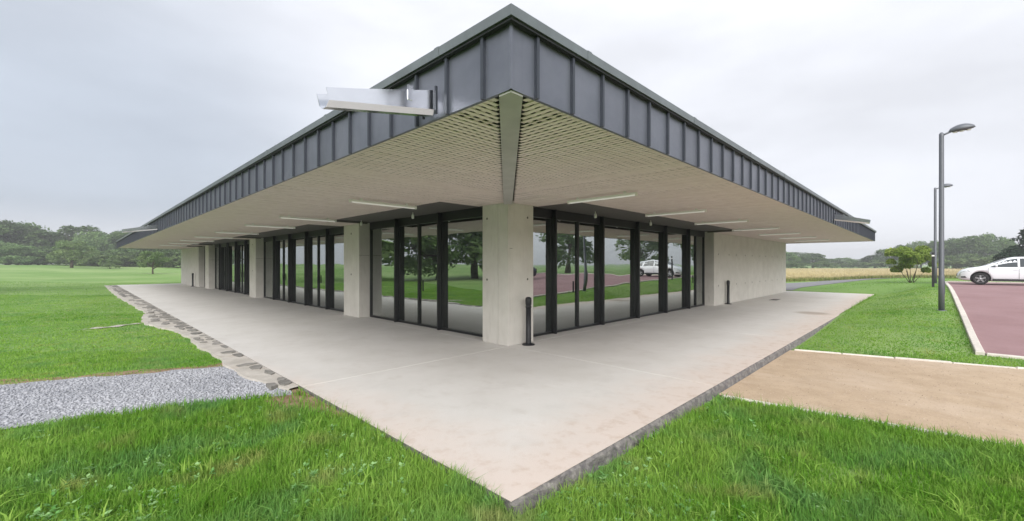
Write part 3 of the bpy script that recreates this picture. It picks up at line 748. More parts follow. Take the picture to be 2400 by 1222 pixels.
for i, (sd_, q) in enumerate(LL):
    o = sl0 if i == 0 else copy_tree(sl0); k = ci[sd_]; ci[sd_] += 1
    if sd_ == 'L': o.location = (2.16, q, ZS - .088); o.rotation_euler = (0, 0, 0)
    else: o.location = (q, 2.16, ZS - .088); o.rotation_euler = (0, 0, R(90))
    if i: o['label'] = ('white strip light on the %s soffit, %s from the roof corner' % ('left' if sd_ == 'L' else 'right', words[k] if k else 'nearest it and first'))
def spot(label):
    root = empty('soffit_spotlight'); tag(root, label, 'spotlight', 'small white spotlights above the glazing')
    MB().lathe([(.012, .0), (.012, .05)], 10).build('stem', M['white'], root)
    MB().lathe([(.024, -.11), (.034, -.10), (.034, -.02), (.022, -.001)], 14).build('housing', M['white'], root)
    MB().lathe([(.02, -.112), (.024, -.1105)], 12).build('lens', M['lens'], root)
    return root
sp0 = spot('small white spotlight before the glazing left of the corner column')
for i, (xy, lb) in enumerate((((3.86, 7.35), None), ((3.86, 10.2), 'small white spotlight beside the second column on the left'), ((7.0, 3.9), 'small white spotlight above the first double door right of the corner column'), ((10.0, 3.9), 'small white spotlight above the middle panes of the right glazing'))):
    o = sp0 if i == 0 else copy_tree(sp0); o.location = (*xy, ZS + .01)
    if lb: o['label'] = lb

# ------------------------------------------------------------------ bollards
def bollard(label):
    root = empty('bollard'); tag(root, label, 'bollard', 'black bollards on the pavement')
    MB().lathe([(.135, .0), (.135, .014), (.12, .022), (.07, .03)], 20).build('base', M['blackm'], root)
    MB().lathe([(.068, .022), (.062, .05), (.057, .12), (.055, .78)], 18).build('post', M['blackm'], root)
    MB().lathe([(.055, .78), (.066, .785), (.066, .805), (.055, .812), (.053, .835), (.064, .842), (.068, .93), (.062, .985), (.03, 1.005), (.001, 1.008)], 18).build('head', M['blackm'], root)
    for k in range(4):
        t = k * math.pi / 2 + .6; MB().lathe([(.012, .0145), (.012, .03)], 6, (.108 * math.cos(t), .108 * math.sin(t), 0)).build('bolt', M['blackm'], root)
    return root
b0 = bollard('black iron bollard beside the corner column')
for i, (xy, lb) in enumerate((((4.46, 3.88), None), ((17.1, 3.94), 'black iron bollard before the concrete wall on the right'), ((3.86, 37.4), 'small distant black bollard before the far left wall'))):
    o = b0 if i == 0 else copy_tree(b0); o.location = (*xy, 0); o.rotation_euler = (0, 0, i * 1.1)
    if lb: o['label'] = lb
dr = empty('drain_cover', (21.0, 3.1, 0)); tag(dr, 'dark drain grating in the paving by the right wall', 'drain')
MB().box(-.42, .42, -.16, .16, -.03, .004).build('tray', M['blackm'], dr)
for k in range(11): MB().box(-.38 + k * .07, -.345 + k * .07, -.135, .135, .0045, .009).build('bar', M['slabside'], dr)

# ------------------------------------------------------------------ street lamps
def street_lamp(label, h=5.75):
    root = empty('street_lamp'); tag(root, label, 'street lamp', 'street lamps along the car park')
    MB().lathe([(.13, -.08), (.13, .012), (.10, .02)], 16).build('base_plate', M['lamp'], root)
    MB().lathe([(.075, .0), (.075, 1.1), (.066, 1.14), (.060, h - .12), (.062, h - .05), (.03, h)], 14).build('pole', M['lamp'], root)
    MB().box(-.03, .03, -.079, -.070, .55, .95).build('access_door', M['lamp'], root)
    MB().tube([(0, 0, h - .10), (0, -.10, h - .06), (0, -.22, h + .0)], [.03, .028, .035], 10).build('arm', M['lamp'], root)
    # flattened leaf-shaped head
    n1, n2 = 18, 10; V_, F2 = [], []
    for i in range(n1 + 1):
        s = i / n1; wv = .17 * math.sin(math.pi * min(1, s * .93 + .05)) ** .6 if 0 < i < n1 else .012
        hv = .165 * math.sin(math.pi * min(1, s * .9 + .06)) ** .7 if 0 < i < n1 else .01
        for k in range(n2):
            t = 2 * math.pi * k / n2; zz = math.sin(t); V_.append((wv * math.cos(t), -.16 - .60 * s, h + .0 + .05 * s + (hv if zz > 0 else hv * .35) * zz))
    for i in range(n1):
        for k in range(n2): F2.append((i * n2 + k, i * n2 + (k + 1) % n2, (i + 1) * n2 + (k + 1) % n2, (i + 1) * n2 + k))
    m_ = MB(); m_.v = V_; m_.f = F2 + [tuple(range(n2))[::-1], tuple(n1 * n2 + k for k in range(n2))]; m_.sm = [True] * len(F2) + [False] * 2
    m_.build('lamp_head', M['lamp'], root)
    l_ = MB(); 
    for s0 in np.linspace(.25, .75, 3):
        l_.lathe([(.055, -.03), (.06, -.012)], 10, (0, -.16 - .60 * s0, h + .05 * s0 - .04))
    l_.build('lens', M['lens'], root)
    return root
lp = street_lamp('tall grey street lamp nearest, standing in the lawn by the white kerb')
lp.location = (17.35, -2.42, float(g(17.35, -2.42)))
lp2 = copy_tree(lp); xy = at(2192, 25.6); lp2.location = (*xy, float(g(*xy))); lp2['label'] = 'farther grey street lamp rising just behind the nearest lamp post'
for o in (lp, lp2): o.rotation_euler = (0, 0, R(8))
pst = empty('marker_post', (*at(2187, 21.5), float(g(*at(2187, 21.5))))); tag(pst, 'dark timber post in the lawn behind the lamp posts', 'post')
MB().box(-.06, .06, -.05, .05, -.2, 1.75).build('post', M['blackm'], pst); MB().box(-.062, .062, -.052, .052, 1.55, 1.62).build('band', M['white'], pst)

# ------------------------------------------------------------------ cars
CARW = mat('white car paint', (.78, .80, .84), .22, 0.0); CARW.node_tree.nodes['Principled BSDF'].inputs['Coat Weight'].default_value = .5
CARD = mat('dark blue car paint', (.02, .028, .05), .25, 0.0)
GL = mat('car glass', (.045, .055, .06), .06, 0.0, spec=.8); TY = mat('tyre rubber', (.012, .012, .013), .8); RIM = mat('alloy rim', (.42, .43, .45), .32, .85)
PL = mat('black car plastic', (.016, .017, .019), .6); HL = mat('headlamp glass', (.55, .58, .62), .12, .3); RL = mat('tail lamp', (.30, .012, .012), .2)
def interp(tab, x): return float(np.interp(x, [t[0] for t in tab], [t[1] for t in tab]))
def make_car(paint, label, cat='car'):
    """nose towards +y, 4.25 m long; lofted hull with cut wheel arches"""
    root = empty('parked_car'); tag(root, label, cat, 'parked cars on the red car park')
    ztop = [(-2.12, .86), (-2.05, .98), (-1.85, 1.12), (-1.55, 1.34), (-1.25, 1.44), (-.6, 1.50), (0.05, 1.49), (.35, 1.42), (.75, 1.22), (1.12, 1.02), (1.3, .975), (1.7, .90), (1.95, .80), (2.08, .66), (2.13, .55)]
    belt = [(-2.12, .80), (-1.9, .93), (-1.4, .955), (0, .93), (.9, .92), (1.12, .915), (1.3, .895), (1.7, .82), (1.95, .72), (2.08, .60), (2.13, .50)]
    zbot = [(-2.12, .42), (-1.95, .27), (-1.6, .21), (1.65, .20), (1.95, .23), (2.08, .30), (2.13, .38)]
    half = [(-2.12, .66), (-2.0, .78), (-1.6, .865), (-.8, .885), (.8, .885), (1.4, .865), (1.8, .80), (1.98, .70), (2.08, .58), (2.13, .48)]
    roofw = [(-2.12, .55), (-1.85, .58), (-1.2, .60), (0, .62), (.35, .61), (.75, .64), (1.12, .72), (1.4, .72), (1.8, .66), (2.13, .40)]
    Y = np.concatenate([np.linspace(-2.12, -1.85, 5), np.linspace(-1.7, 1.7, 27), np.linspace(1.8, 2.13, 6)])
    m_ = MB()
    for y in Y:
        zt_, zb_, bl, hw_, rw = interp(ztop, y), interp(zbot, y), interp(belt, y), interp(half, y), interp(roofw, y)
        cab = max(0, min(1, (zt_ - bl - .1) / .25))
        sec = [(0, zb_), (hw_ * .80, zb_), (hw_ * .955, zb_ + .05), (hw_ * .985, zb_ + .2), (hw_, .62 if bl > .68 else (zb_ + bl) / 2 + .03), (hw_ * .985, bl - .05), (hw_ * .955, bl),
               (hw_ * .955 + (rw - hw_ * .955) * .45, bl + (zt_ - bl) * (.5 if cab > .5 else .6)), (rw, zt_ - (.055 if cab > .5 else .018)), (rw * .78, zt_ - .012), (0, zt_)]
        full = [(x, z) for x, z in sec] + [(-x, z) for x, z in sec[1:-1][::-1]]
        for x, z in full: m_.v.append((x, y, z))
    k = 20
    for i in range(len(Y) - 1):
        for j in range(k): m_.f.append((i * k + j, (i + 1) * k + j, (i + 1) * k + (j + 1) % k, i * k + (j + 1) % k)); m_.sm.append(True)
    m_.f.append(tuple(range(k))); m_.f.append(tuple((len(Y) - 1) * k + j for j in range(k))[::-1]); m_.sm += [True, True]
    me = m_.mesh('body', paint)
    bm = bmesh.new(); bm.from_mesh(me); bmesh.ops.recalc_face_normals(bm, faces=bm.faces); bm.to_mesh(me); bm.free()
    body = inst('body', me, root)
    WY = (-1.30, 1.28); WR = .318
    cut = MB()
    for wy in WY:
        for s in (-1, 1):
            i = len(cut.v); n_ = 28
            for x in (s * .60, s * 1.1):
                for q in range(n_): t = 2 * math.pi * q / n_; cut.v.append((x, wy + .385 * math.cos(t), WR + .02 + .385 * math.sin(t)))
            cut.f += [tuple(i + q for q in range(n_)), tuple(i + n_ + q for q in range(n_))[::-1]]
            for q in range(n_): cut.f.append((i + q, i + n_ + q, i + n_ + (q + 1) % n_, i + (q + 1) % n_))
            cut.sm += [False] * (n_ + 2)
    cme = cut.mesh('arch_cut', PL); bm = bmesh.new(); bm.from_mesh(cme); bmesh.ops.recalc_face_normals(bm, faces=bm.faces); bm.to_mesh(cme); bm.free()
    cobj = inst('arch_cut', cme)
    bo = body.modifiers.new('arch', 'BOOLEAN'); bo.object = cobj; bo.operation = 'DIFFERENCE'; bo.solver = 'EXACT'
    body.data.materials.append(PL)
    bpy.context.view_layer.update()
    ev = body.evaluated_get(bpy.context.evaluated_depsgraph_get()); newme = bpy.data.meshes.new_from_object(ev); body.modifiers.clear(); body.data = newme
    newme.name = 'body'
    bpy.data.objects.remove(cobj)
    for p in newme.polygons:           # the liners of the arches are black plastic
        c = p.center
        if abs(abs(c.x)) < .9 and any((c.y - wy) ** 2 + (c.z - WR - .02) ** 2 < .383 ** 2 + .004 for wy in WY) and abs(c.x) > .55 and (abs(p.normal.x) < .5 or abs(c.x) < .62): p.material_index = min(1, len(newme.materials) - 1)
    # side glass: follows the hull just outside it
    def hull_x(y, z):
        bl, zt_, hw_, rw = interp(belt, y), interp(ztop, y), interp(half, y), interp(roofw, y)
        x0 = hw_ * .955; zm = bl + (zt_ - bl) * .5; xm = x0 + (rw - x0) * .45; zr = zt_ - .055
        return float(np.interp(z, [bl, zm, zr], [x0, xm, rw]))
    def side_glass(ys_, lo, hi, name):
        for s in (-1, 1):
            q = MB(); nn = 6
            pts = []
            for i in range(nn + 1):
                y = ys_[0] + (ys_[1] - ys_[0]) * i / nn
                z0_ = interp(belt, y) + lo; z1_ = max(z0_ + .005, interp(hi, y))
                for f in (0, .5, 1): z = z0_ + (z1_ - z0_) * f; q.v.append((s * (hull_x(y, z) + .006), y, z))
            for i in range(nn):
                for j in range(2):
                    f_ = (i * 3 + j, (i + 1) * 3 + j, (i + 1) * 3 + j + 1, i * 3 + j + 1); q.f.append(f_ if s < 0 else f_[::-1]); q.sm.append(True)
            q.build(name, GL, root)
    top = [(-1.6, 1.12), (-1.3, 1.30), (-.6, 1.40), (0, 1.40), (.3, 1.33), (.72, 1.13), (1.0, .965)]
    side_glass((-.02, .98), .025, top, 'side_window'); side_glass((-1.05, -.10), .025, top, 'side_window'); side_glass((-1.52, -1.13), .04, top, 'side_window')
    def band(ys_, wf, name, m__):
        q = MB(); nn = 5
        for i in range(nn + 1):
            y = ys_[0] + (ys_[1] - ys_[0]) * i / nn; zt_ = interp(ztop, y); rw = interp(roofw, y)
            for u in (-1, -.78, 0, .78, 1): q.v.append((u * rw * wf, y, zt_ + (.008 if abs(u) < 1 else -.02) + (0 if abs(u) < .5 else -.008)))
        for i in range(nn):
            for j in range(4): q.f.append((i * 5 + j, i * 5 + j + 1, (i + 1) * 5 + j + 1, (i + 1) * 5 + j)); q.sm.append(True)
        return q.build(name, m__, root)
    band((.34, 1.10), .93, 'windscreen', GL); band((-1.82, -1.36), .9, 'rear_window', GL)
    for wy in WY:
        for s in (-1, 1):
            wh = empty('wheel', (s * .795, wy, WR), 0, root); wh.rotation_euler = (0, R(90 * s), 0)
            MB().lathe([(.205, -.09), (.29, -.095), (.316, -.06), (.318, .05), (.29, .085), (.21, .075), (.205, .06)], 28).build('tyre', TY, wh)
            MB().lathe([(.203, -.05), (.203, .02), (.07, .03)], 28).build('rim_barrel', PL, wh)
            sp_ = MB().lathe([(.055, .03), (.05, .068), (.001, .072)], 12)
            for q in range(5):
                t = 2 * math.pi * q / 5; c, s_ = math.cos(t), math.sin(t); i = len(sp_.v)
                for (r_, w__) in ((.04, .040), (.203, .030)):
                    for z in (.045, .066):
                        for sg in (-1, 1): sp_.v.append((r_ * c - sg * w__ * s_, r_ * s_ + sg * w__ * c, z))
                sp_.f += [(i + 2, i + 3, i + 7, i + 6), (i, i + 4, i + 5, i + 1), (i, i + 2, i + 6, i + 4), (i + 1, i + 5, i + 7, i + 3)]; sp_.sm += [False] * 4
            ringp = MB().lathe([(.190, .055), (.205, .066), (.206, .05)], 28); off = len(sp_.v); sp_.v += ringp.v; sp_.f += [tuple(off + a for a in f) for f in ringp.f[:-2]]; sp_.sm += ringp.sm[:-2]
            sp_.build('rim', RIM, wh)
    for s in (-1, 1):
        # headlamp on the front corner, bumper intake, mirror, sill
        q = MB(); pts = [(1.66, .79, .69), (1.92, .70, .60), (2.05, .60, .56), (2.02, .60, .64), (1.9, .68, .715), (1.72, .77, .765)]
        q.v = [(s * (interp(half, y) * .985 + .012), y, z) for y, _, z in pts]; q.v += [(s * (interp(half, y) * .985 - .03), y, z) for y, _, z in pts]
        n_ = 6; q.f = [tuple(range(n_)) if s > 0 else tuple(range(n_))[::-1]]
        for k_ in range(n_): q.f.append((k_, (k_ + 1) % n_, n_ + (k_ + 1) % n_, n_ + k_))
        q.sm = [False] * 7; q.build('headlight', HL, root)
        q = MB(); q.v = [(s * (interp(half, y) + .006), y, z) for y, z in ((1.78, .37), (2.0, .36), (2.0, .43), (1.84, .45))]; q.f = [(0, 1, 2, 3) if s > 0 else (3, 2, 1, 0)]; q.sm = [False]; q.build('air_intake', PL, root)
        q = MB(); q.lathe([(.02, -.05), (.07, -.04), (.09, .02), (.06, .08), (.01, .095)], 12); q.v = [(s * .98 + x * 1.15, .72 + y * .55, 1.0 + z * .85) for x, y, z in q.v]; q.build('wing_mirror', paint, root)
        MB().box(min(s * .84, s * .889), max(s * .84, s * .889), -.86, .85, .205, .325).build('sill', PL, root)
        MB().box(min(s * .885, s * .905), max(s * .885, s * .905), -.03, .12, .80, .825).build('door_handle', paint, root)
        q = MB(); q.v = [(s * (interp(half, y) + .008), y, z) for y, z in ((-2.0, .70), (-1.82, .72), (-1.86, .93), (-2.03, .88))]; q.f = [(0, 3, 2, 1) if s > 0 else (1, 2, 3, 0)]; q.sm = [False]; q.build('tail_light', RL, root)
        # seams of the doors
        for yy in (1.0, -.06, -1.1):
            q = MB(); zs_ = np.linspace(.34, .9, 5)
            for z in zs_: q.v += [(s * (interp(half, yy) * (1.0 if z < .7 else .995) + .004), yy - .006, z), (s * (interp(half, yy) * (1.0 if z < .7 else .995) + .004), yy + .006, z)]
            for i in range(4): f_ = (2 * i, 2 * i + 1, 2 * i + 3, 2 * i + 2); q.f.append(f_ if s > 0 else f_[::-1]); q.sm.append(False)
            q.build('door_seam', PL, root)
    q = MB().box(-.42, .42, 2.085, 2.135, .44, .52); q.build('grille', PL, root)
    MB().box(-.26, .26, 2.10, 2.142, .34, .43).build('number_plate', M['white'], root)
    MB().tube([(0, -.9, 1.49), (0, -1.1, 1.66)], [.008, .004], 6).build('aerial', PL, root)
    return root
car = make_car(CARW, 'white hatchback parked at the far end of the red car park', 'car')
ca_, cb_ = 32.6, -5.38
car.location = (ca_, cb_, float(g(ca_, cb_)) + .03)
for i, (a, b, rz, paint, lb) in enumerate(((23.5, -14.0, R(180), CARD, 'dark blue hatchback across the red car park, mirrored in the glazing'),)):
    c = copy_tree(car); c.location = (a, b, float(g(a, b)) + .03); c.rotation_euler = (0, 0, rz); c['label'] = lb
    if paint:
        for ch in c.children:
            if ch.type == 'MESH' and ch.data.materials and ch.data.materials[0] == CARW:
                ch.data = ch.data.copy(); ch.data.materials[0] = paint

# ------------------------------------------------------------------ trees
def crown(seed, H, W, n_lobes, n_leaf, leaf, m, flat=0.0, low=.16, conifer=False, name='crown'):
    r = np.random.default_rng(seed); lobes = []
    zc, hz = H * (1 + low) / 2, H * (1 - low) / 2
    for i in range(n_lobes):
        t = r.uniform(0, 2 * np.pi); u = r.uniform(-1.0, .92); rr_ = np.sqrt(max(0, 1 - u * u)) * r.uniform(.45, .80) + (.45 if u < -.75 else 0)
        if conifer:
            u = -1 + 2 * (i + .5) / n_lobes; rr_ = (1 - (u + 1) / 2) * r.uniform(.55, .95) + .03
            lr = (.30 * (1 - (u + 1) / 2) + .08) * r.uniform(.8, 1.2)
        else: lr = r.uniform(.20, .36) * (1 - .15 * abs(u))
        lobes.append((W / 2 * rr_ * np.cos(t), W / 2 * rr_ * np.sin(t), zc + hz * u * .82, lr * min(W / 2, hz * 1.1)))
    if not conifer: lobes.append((0, 0, zc, .5 * min(W / 2, hz)))
    lobes = np.array(lobes); p = lobes[:, 3] ** 2; p /= p.sum(); ix = r.choice(len(lobes), n_leaf, p=p)
    d = r.normal(size=(n_leaf, 3)); d /= np.linalg.norm(d, axis=1)[:, None]; d[:, 2] = np.where(d[:, 2] < -.65, -d[:, 2] * .6, d[:, 2])
    rad = lobes[ix, 3] * np.clip(r.normal(.93, .13, n_leaf), .4, 1.3)
    c = lobes[ix, :3] + d * rad[:, None] * np.array([1, 1, 1.0 - flat])
    c[:, 2] = np.maximum(c[:, 2], H * low * .55 + r.uniform(0, .3, n_leaf))
    nrm_ = d * .7 + r.normal(size=(n_leaf, 3)) * .6; nrm_ /= np.linalg.norm(nrm_, axis=1)[:, None]
    tt = np.cross(nrm_, r.normal(size=(n_leaf, 3))); tt /= np.linalg.norm(tt, axis=1)[:, None]; bb = np.cross(nrm_, tt)
    s = leaf * r.uniform(.55, 1.3, n_leaf)[:, None]
    V = np.stack([c - tt * s, c - bb * s * .5 + nrm_ * s * .12, c + tt * s, c + bb * s * .5 + nrm_ * s * .12], 1).reshape(-1, 3)
    F = np.arange(n_leaf * 4).reshape(-1, 4)
    lobe_v = r.uniform(0, 1, len(lobes)); v = np.clip(lobe_v[ix] * .5 + r.uniform(0, .5, n_leaf), 0, 1)
    return np_mesh(name, V, F, m, np.repeat(v, 4)), lobes
def trunk(seed, H, lobes, r0, multi=False):
    r = random.Random(seed); m_ = MB(); top = H * .62; base = (0, 0, -.3)
    if not multi:
        pts = [(0, 0, -.3), (r.uniform(-.05, .05) * H * .1, r.uniform(-.05, .05) * H * .1, H * .2), (r.uniform(-.03, .03) * H, r.uniform(-.03, .03) * H, H * .42), (r.uniform(-.05, .05) * H, r.uniform(-.05, .05) * H, top)]
        m_.tube(pts, [r0 * 1.25, r0 * .85, r0 * .6, r0 * .25], 8)
    for lb in random.Random(seed).sample(list(map(tuple, lobes)), min(len(lobes), 9 if not multi else 7)):
        st = (0, 0, H * r.uniform(.16, .42)) if not multi else (r.uniform(-.08, .08), r.uniform(-.08, .08), -.1)
        mid = ((st[0] + lb[0]) * .5 + r.uniform(-.05, .05), (st[1] + lb[1]) * .5, st[2] * .5 + lb[2] * .5 - (.05 * H if not multi else -.03 * H))
        m_.tube([st, mid, lb[:3]], [r0 * .42, r0 * .25, r0 * .08], 6)
    return m_.mesh('trunk', M['bark'])
def tree_kind(seed, H, W, nl, nleaf, leaf, m, r0, **k):
    multi = k.pop('multi', False); c, lb = crown(seed, H, W, nl, nleaf, leaf, M[m], **k); return c, trunk(seed, H, lb, r0, multi), H, W
KIND = {
    'oak1': tree_kind(1, 12, 10, 40, 7000, .30, 'oak', .32, low=.05), 'oak2': tree_kind(2, 12, 9, 44, 7000, .30, 'oak', .30, low=.02), 'oak3': tree_kind(3, 12, 12, 48, 7600, .31, 'oak', .34, low=.03),
    'oak4': tree_kind(4, 12, 8, 36, 6500, .30, 'oak', .28, low=.02), 'field': tree_kind(5, 7, 8, 26, 6500, .17, 'field tree', .24, low=.14, flat=.2), 'small': tree_kind(6, 5, 5.2, 20, 3800, .14, 'field tree', .13, low=.22, flat=.1),
    'bush': tree_kind(8, 3, 4, 16, 2600, .15, 'field tree', .08, low=.03, multi=True), 'yellow': tree_kind(9, 2.5, 3.2, 17, 10000, .08, 'yellow', .06, low=.22, multi=True, flat=.15),
    'ring1': tree_kind(21, 11, 10, 34, 6000, .27, 'field tree', .3, low=.06), 'ring2': tree_kind(22, 12, 8, 34, 6000, .27, 'field tree', .28, low=.04),
    'pine': tree_kind(12, 11, 6, 44, 5200, .26, 'pine', .25, conifer=True, low=.1),
}
def tree(kind, name, px, Z, ytop, wpx, label, group=None, cat='tree', yb=None, rz=None, xy=None):
    c, t, H, W = KIND[kind]; a, b = xy or at(px, Z); z0 = float(g(a, b)) - .05
    ztop = CAM[2] + (619 - ytop) / FPX * Z; sh = max(.3, (ztop - z0) / H); sw = (wpx / FPX * Z) / W
    root = empty(name, (a, b, z0), random.uniform(0, 6.28) if rz is None else rz); root.scale = (sw, sw, sh); tag(root, label, cat, group)
    inst('crown', c, root); inst('trunk', t, root); return root
LAB = {(18, 513): 'tallest dark green tree of the wood, at the far left edge of the picture', (62, 520): 'broad dark tree of the wood just right of its tallest tree',
       (138, 549): 'low tree of the wood in the dip before the rounded one', (186, 524): 'tall rounded tree of the wood rising behind the lone meadow tree',
       (296, 540): 'tree of the wood whose top meets the far left roof corner', (382, 545): 'tree of the wood seen under the roof just left of the far wall',
       (1868, 590): 'hazy round tree beyond the field just right of the concrete end wall', (2158, 563): 'hazy tall tree beyond the field behind the yellow-green shrub',
       (2240, 556): 'hazy tree beyond the field just right of the two lamp posts', (2322, 545): 'tallest hazy tree beyond the field, above the bonnet of the white car', (1940, 606): 'lowest hazy tree beyond the field under the tapering end of the roof'}
GRPL = 'trees of the wood beyond the left meadow'; lab = 'dark green broadleaf tree in the wood edge beyond the meadow on the left'
ol = ['oak1', 'oak2', 'oak3', 'oak4']; ii = 0
for px, Z, yt, wp in ((-60, 92, 508, 120), (18, 96, 513, 105), (62, 100, 520, 95), (105, 100, 536, 90), (138, 112, 549, 70), (186, 108, 524, 96), (222, 104, 540, 70), (258, 112, 546, 75), (296, 108, 540, 80), (338, 112, 548, 80), (382, 112, 545, 80), (426, 116, 540, 90),
                      (-20, 88, 560, 90), (40, 86, 572, 80), (90, 92, 575, 70), (215, 92, 588, 60), (300, 94, 582, 75), (340, 96, 588, 60), (395, 96, 580, 70), (470, 118, 545, 90)):
    tree(ol[ii % 4], 'broadleaf_tree', px, Z, yt, wp * 1.18, LAB.get((px, yt), lab), GRPL); ii += 1
for px in range(-90, 480, 27):
    tree('bush', 'hedge_bush', px + random.uniform(-8, 8), random.uniform(86, 98), random.uniform(590, 604), random.uniform(70, 100), 'low dark bush at the foot of the wood on the left', 'bushes at the foot of the wood', 'bush')
tree('field', 'field_tree', 168, 76, 563, 98, 'lighter wide-crowned tree standing alone in the meadow before the wood', cat='tree')
tree('bush', 'meadow_bush', 256, 78, 600, 46, 'rounded greyish bush in the meadow between two lone trees', cat='bush')
tree('small', 'young_tree', 358, 64, 588, 66, 'small thin-stemmed tree in the meadow left of the far wall', cat='tree')
GRPR = 'trees of the hazy line beyond the grain field'; lab2 = 'hazy grey-green tree in the line beyond the grain field'
for px, Z, yt, wp in ((1790, 150, 592, 60), (1836, 140, 588, 64), (1868, 150, 590, 62), (1905, 150, 591, 56), (1940, 165, 606, 50), (1975, 165, 603, 52), (2012, 170, 607, 50), (2050, 150, 596, 56), (2085, 140, 582, 62), (2120, 140, 570, 60), (2158, 128, 563, 70), (2200, 120, 560, 70), (2240, 118, 556, 72), (2280, 112, 548, 80), (2322, 110, 545, 84), (2356, 112, 556, 60), (2420, 112, 575, 80), (2480, 110, 560, 90), (1745, 150, 596, 70)):
    tree(ol[ii % 4], 'broadleaf_tree', px, Z, yt, wp * 1.0, LAB.get((px, yt), lab2), GRPR); ii += 1
for px, Z, yt, wp in ((1850, 132, 612, 60), (1920, 140, 612, 60), (1990, 150, 616, 60), (2060, 132, 610, 60), (2110, 120, 604, 60), (2225, 104, 600, 60), (2290, 100, 596, 70), (2340, 100, 598, 60)):
    tree('bush', 'hedge_bush', px, Z, yt, wp * 1.25, 'low hedge bush under the trees beyond the grain field', 'hedge bushes beyond the grain field', 'bush')
tree('yellow', 'yellow_shrub', 2135, 26.5, 574, 122, 'yellow-green spreading shrub on several stems before the grain field', cat='shrub')
tree('pine', 'pine_tree', 2412, 48, 522, 120, 'dark conifer rising behind the white car at the picture edge', cat='tree')
# trees round the rest of the clearing (seen in the glass)
labr = 'broadleaf tree across the grounds, seen only mirrored in the glazing'
for ang in np.concatenate([np.arange(56, 262, 8.0), np.arange(264, 306, 6.0)]):
    dd = (62 + 22 * math.sin(ang * 1.7)) if ang < 263 else 46 + 5 * math.sin(ang); t = R(ang); fx, fy = SN, CS
    dirx = fx * math.cos(t) + CS * math.sin(t); diry = fy * math.cos(t) - SN * math.sin(t)
    a, b = CAM[0] + dirx * dd, CAM[1] + diry * dd
    c, tr_, H, W = KIND[('ring1', 'ring2')[ii % 2]]; ii += 1; s = random.uniform(.8, 1.25)
    root = empty('broadleaf_tree', (a, b, float(g(a, b)) - .05), random.uniform(0, 6)); root.scale = (s * 1.1, s * 1.1, s); tag(root, labr, 'tree', 'trees round the rest of the grounds'); inst('crown', c, root); inst('trunk', tr_, root)

# ------------------------------------------------------------------ scattered ground cover
def blades(name, pts, h, wd, m, vv, lean=.45, kind='stuff', parent=None):
    """three-triangle blades at pts (n,3)"""
    n_ = len(pts); t = rng.uniform(0, 2 * np.pi, n_); side = np.stack([np.cos(t), np.sin(t), 0 * t], 1); t2 = t + np.pi / 2 + rng.normal(0, .5, n_)
    ln = np.stack([np.cos(t2), np.sin(t2), 0 * t2], 1) * (np.abs(rng.normal(0, lean, n_)) * h)[:, None]
    up = np.array([0, 0, 1.0]); h_ = h[:, None]; w2 = (wd / 2)[:, None]
    b0_, b1_ = pts - side * w2, pts + side * w2; mid = pts + ln * .3 + up * h_ * .55; m0, m1 = mid - side * w2 * .75, mid + side * w2 * .75; tip_ = pts + ln + up * h_ * np.clip(1 - .25 * np.linalg.norm(ln, axis=1)[:, None] / h_, .5, 1)
    V = np.stack([b0_, b1_, m1, m0, tip_], 1).reshape(-1, 3); o = np.arange(n_)[:, None] * 5
    F = np.concatenate([o + np.array([[0, 1, 2]]), o + np.array([[0, 2, 3]]), o + np.array([[3, 2, 4]])], 0)
    ob = inst(name, np_mesh(name, V, F, m, np.repeat(vv, 5)), parent); ob['kind'] = kind; return ob
def vnoise(a, b, s, seed=0):
    """cheap smooth noise 0..1"""
    r = np.random.default_rng(seed); T = r.uniform(0, 1, (64, 64)); x = np.asarray(a) * s + 17.3; y = np.asarray(b) * s + 5.1; xi = np.floor(x).astype(int); yi = np.floor(y).astype(int); fx = x - xi; fy = y - yi; fx = fx * fx * (3 - 2 * fx); fy = fy * fy * (3 - 2 * fy)
    q = lambda i, j: T[i % 64, j % 64]
    return (q(xi, yi) * (1 - fx) + q(xi + 1, yi) * fx) * (1 - fy) + (q(xi, yi + 1) * (1 - fx) + q(xi + 1, yi + 1) * fx) * fy
stripW = np.array([strip_w(x) for x in np.linspace(0, 50, 501)])
def lawn_ok(a, b):
    ok = ~((a > -.01) & (a < SA + .05) & (b > -.01 - .085 * (a < 16.5)) & (b < SB + .02))
    ok &= ~((b > 4.1) & (b < SB) & (a <= 0) & (a > -np.interp(b, np.linspace(0, 50, 501), stripW) * np.clip(.35 + (b - 4.15) * .7, .2, 1) - .02))
    u = (-.16 - a) / 11.3; _, lo, hi = grav_edges(np.clip(u, -.1, 1.2)); wob = .05 * np.sin(a * 5.1) + .03 * np.sin(a * 11.7 + 1)
    ok &= ~((a < -.12) & (b > lo - .08 + wob + rng.normal(0, .04, a.shape)) & (b < hi + .05 + wob + .28 * vnoise(a, b, 1.1, 5) + rng.normal(0, .04, a.shape)))
    ok &= ~((b < -.02) & (a > sand_lo(b) - .07) & (a < sand_hi(b) + .09))
    ok &= ~((a > PA0 - .13) & (a < PA1 + .14) & (b < PB0 + .14))
    x0 = -(.12 + .42 * np.sin((b - 2.7) / 1.9 * 3.1) ** 2)
    ok &= ~((b > 2.7) & (b < 4.6) & (a > x0) & (rng.uniform(0, 1, a.shape) < .8))
    ub = (a - SA) / 30; ok &= ~((a > SA) & (ub < 1) & (b < 9.6 - 6 * ss(0, 1, ub)) & (b > 3.9 - 6 * ss(0, 1, ub)))
    st = (a < -.85) & (a > -2.15) & (np.abs(b - 14.15 - (a + 1.5) * .38) < .12) & (rng.uniform(0, 1, a.shape) < .55); ok &= ~st
    return ok
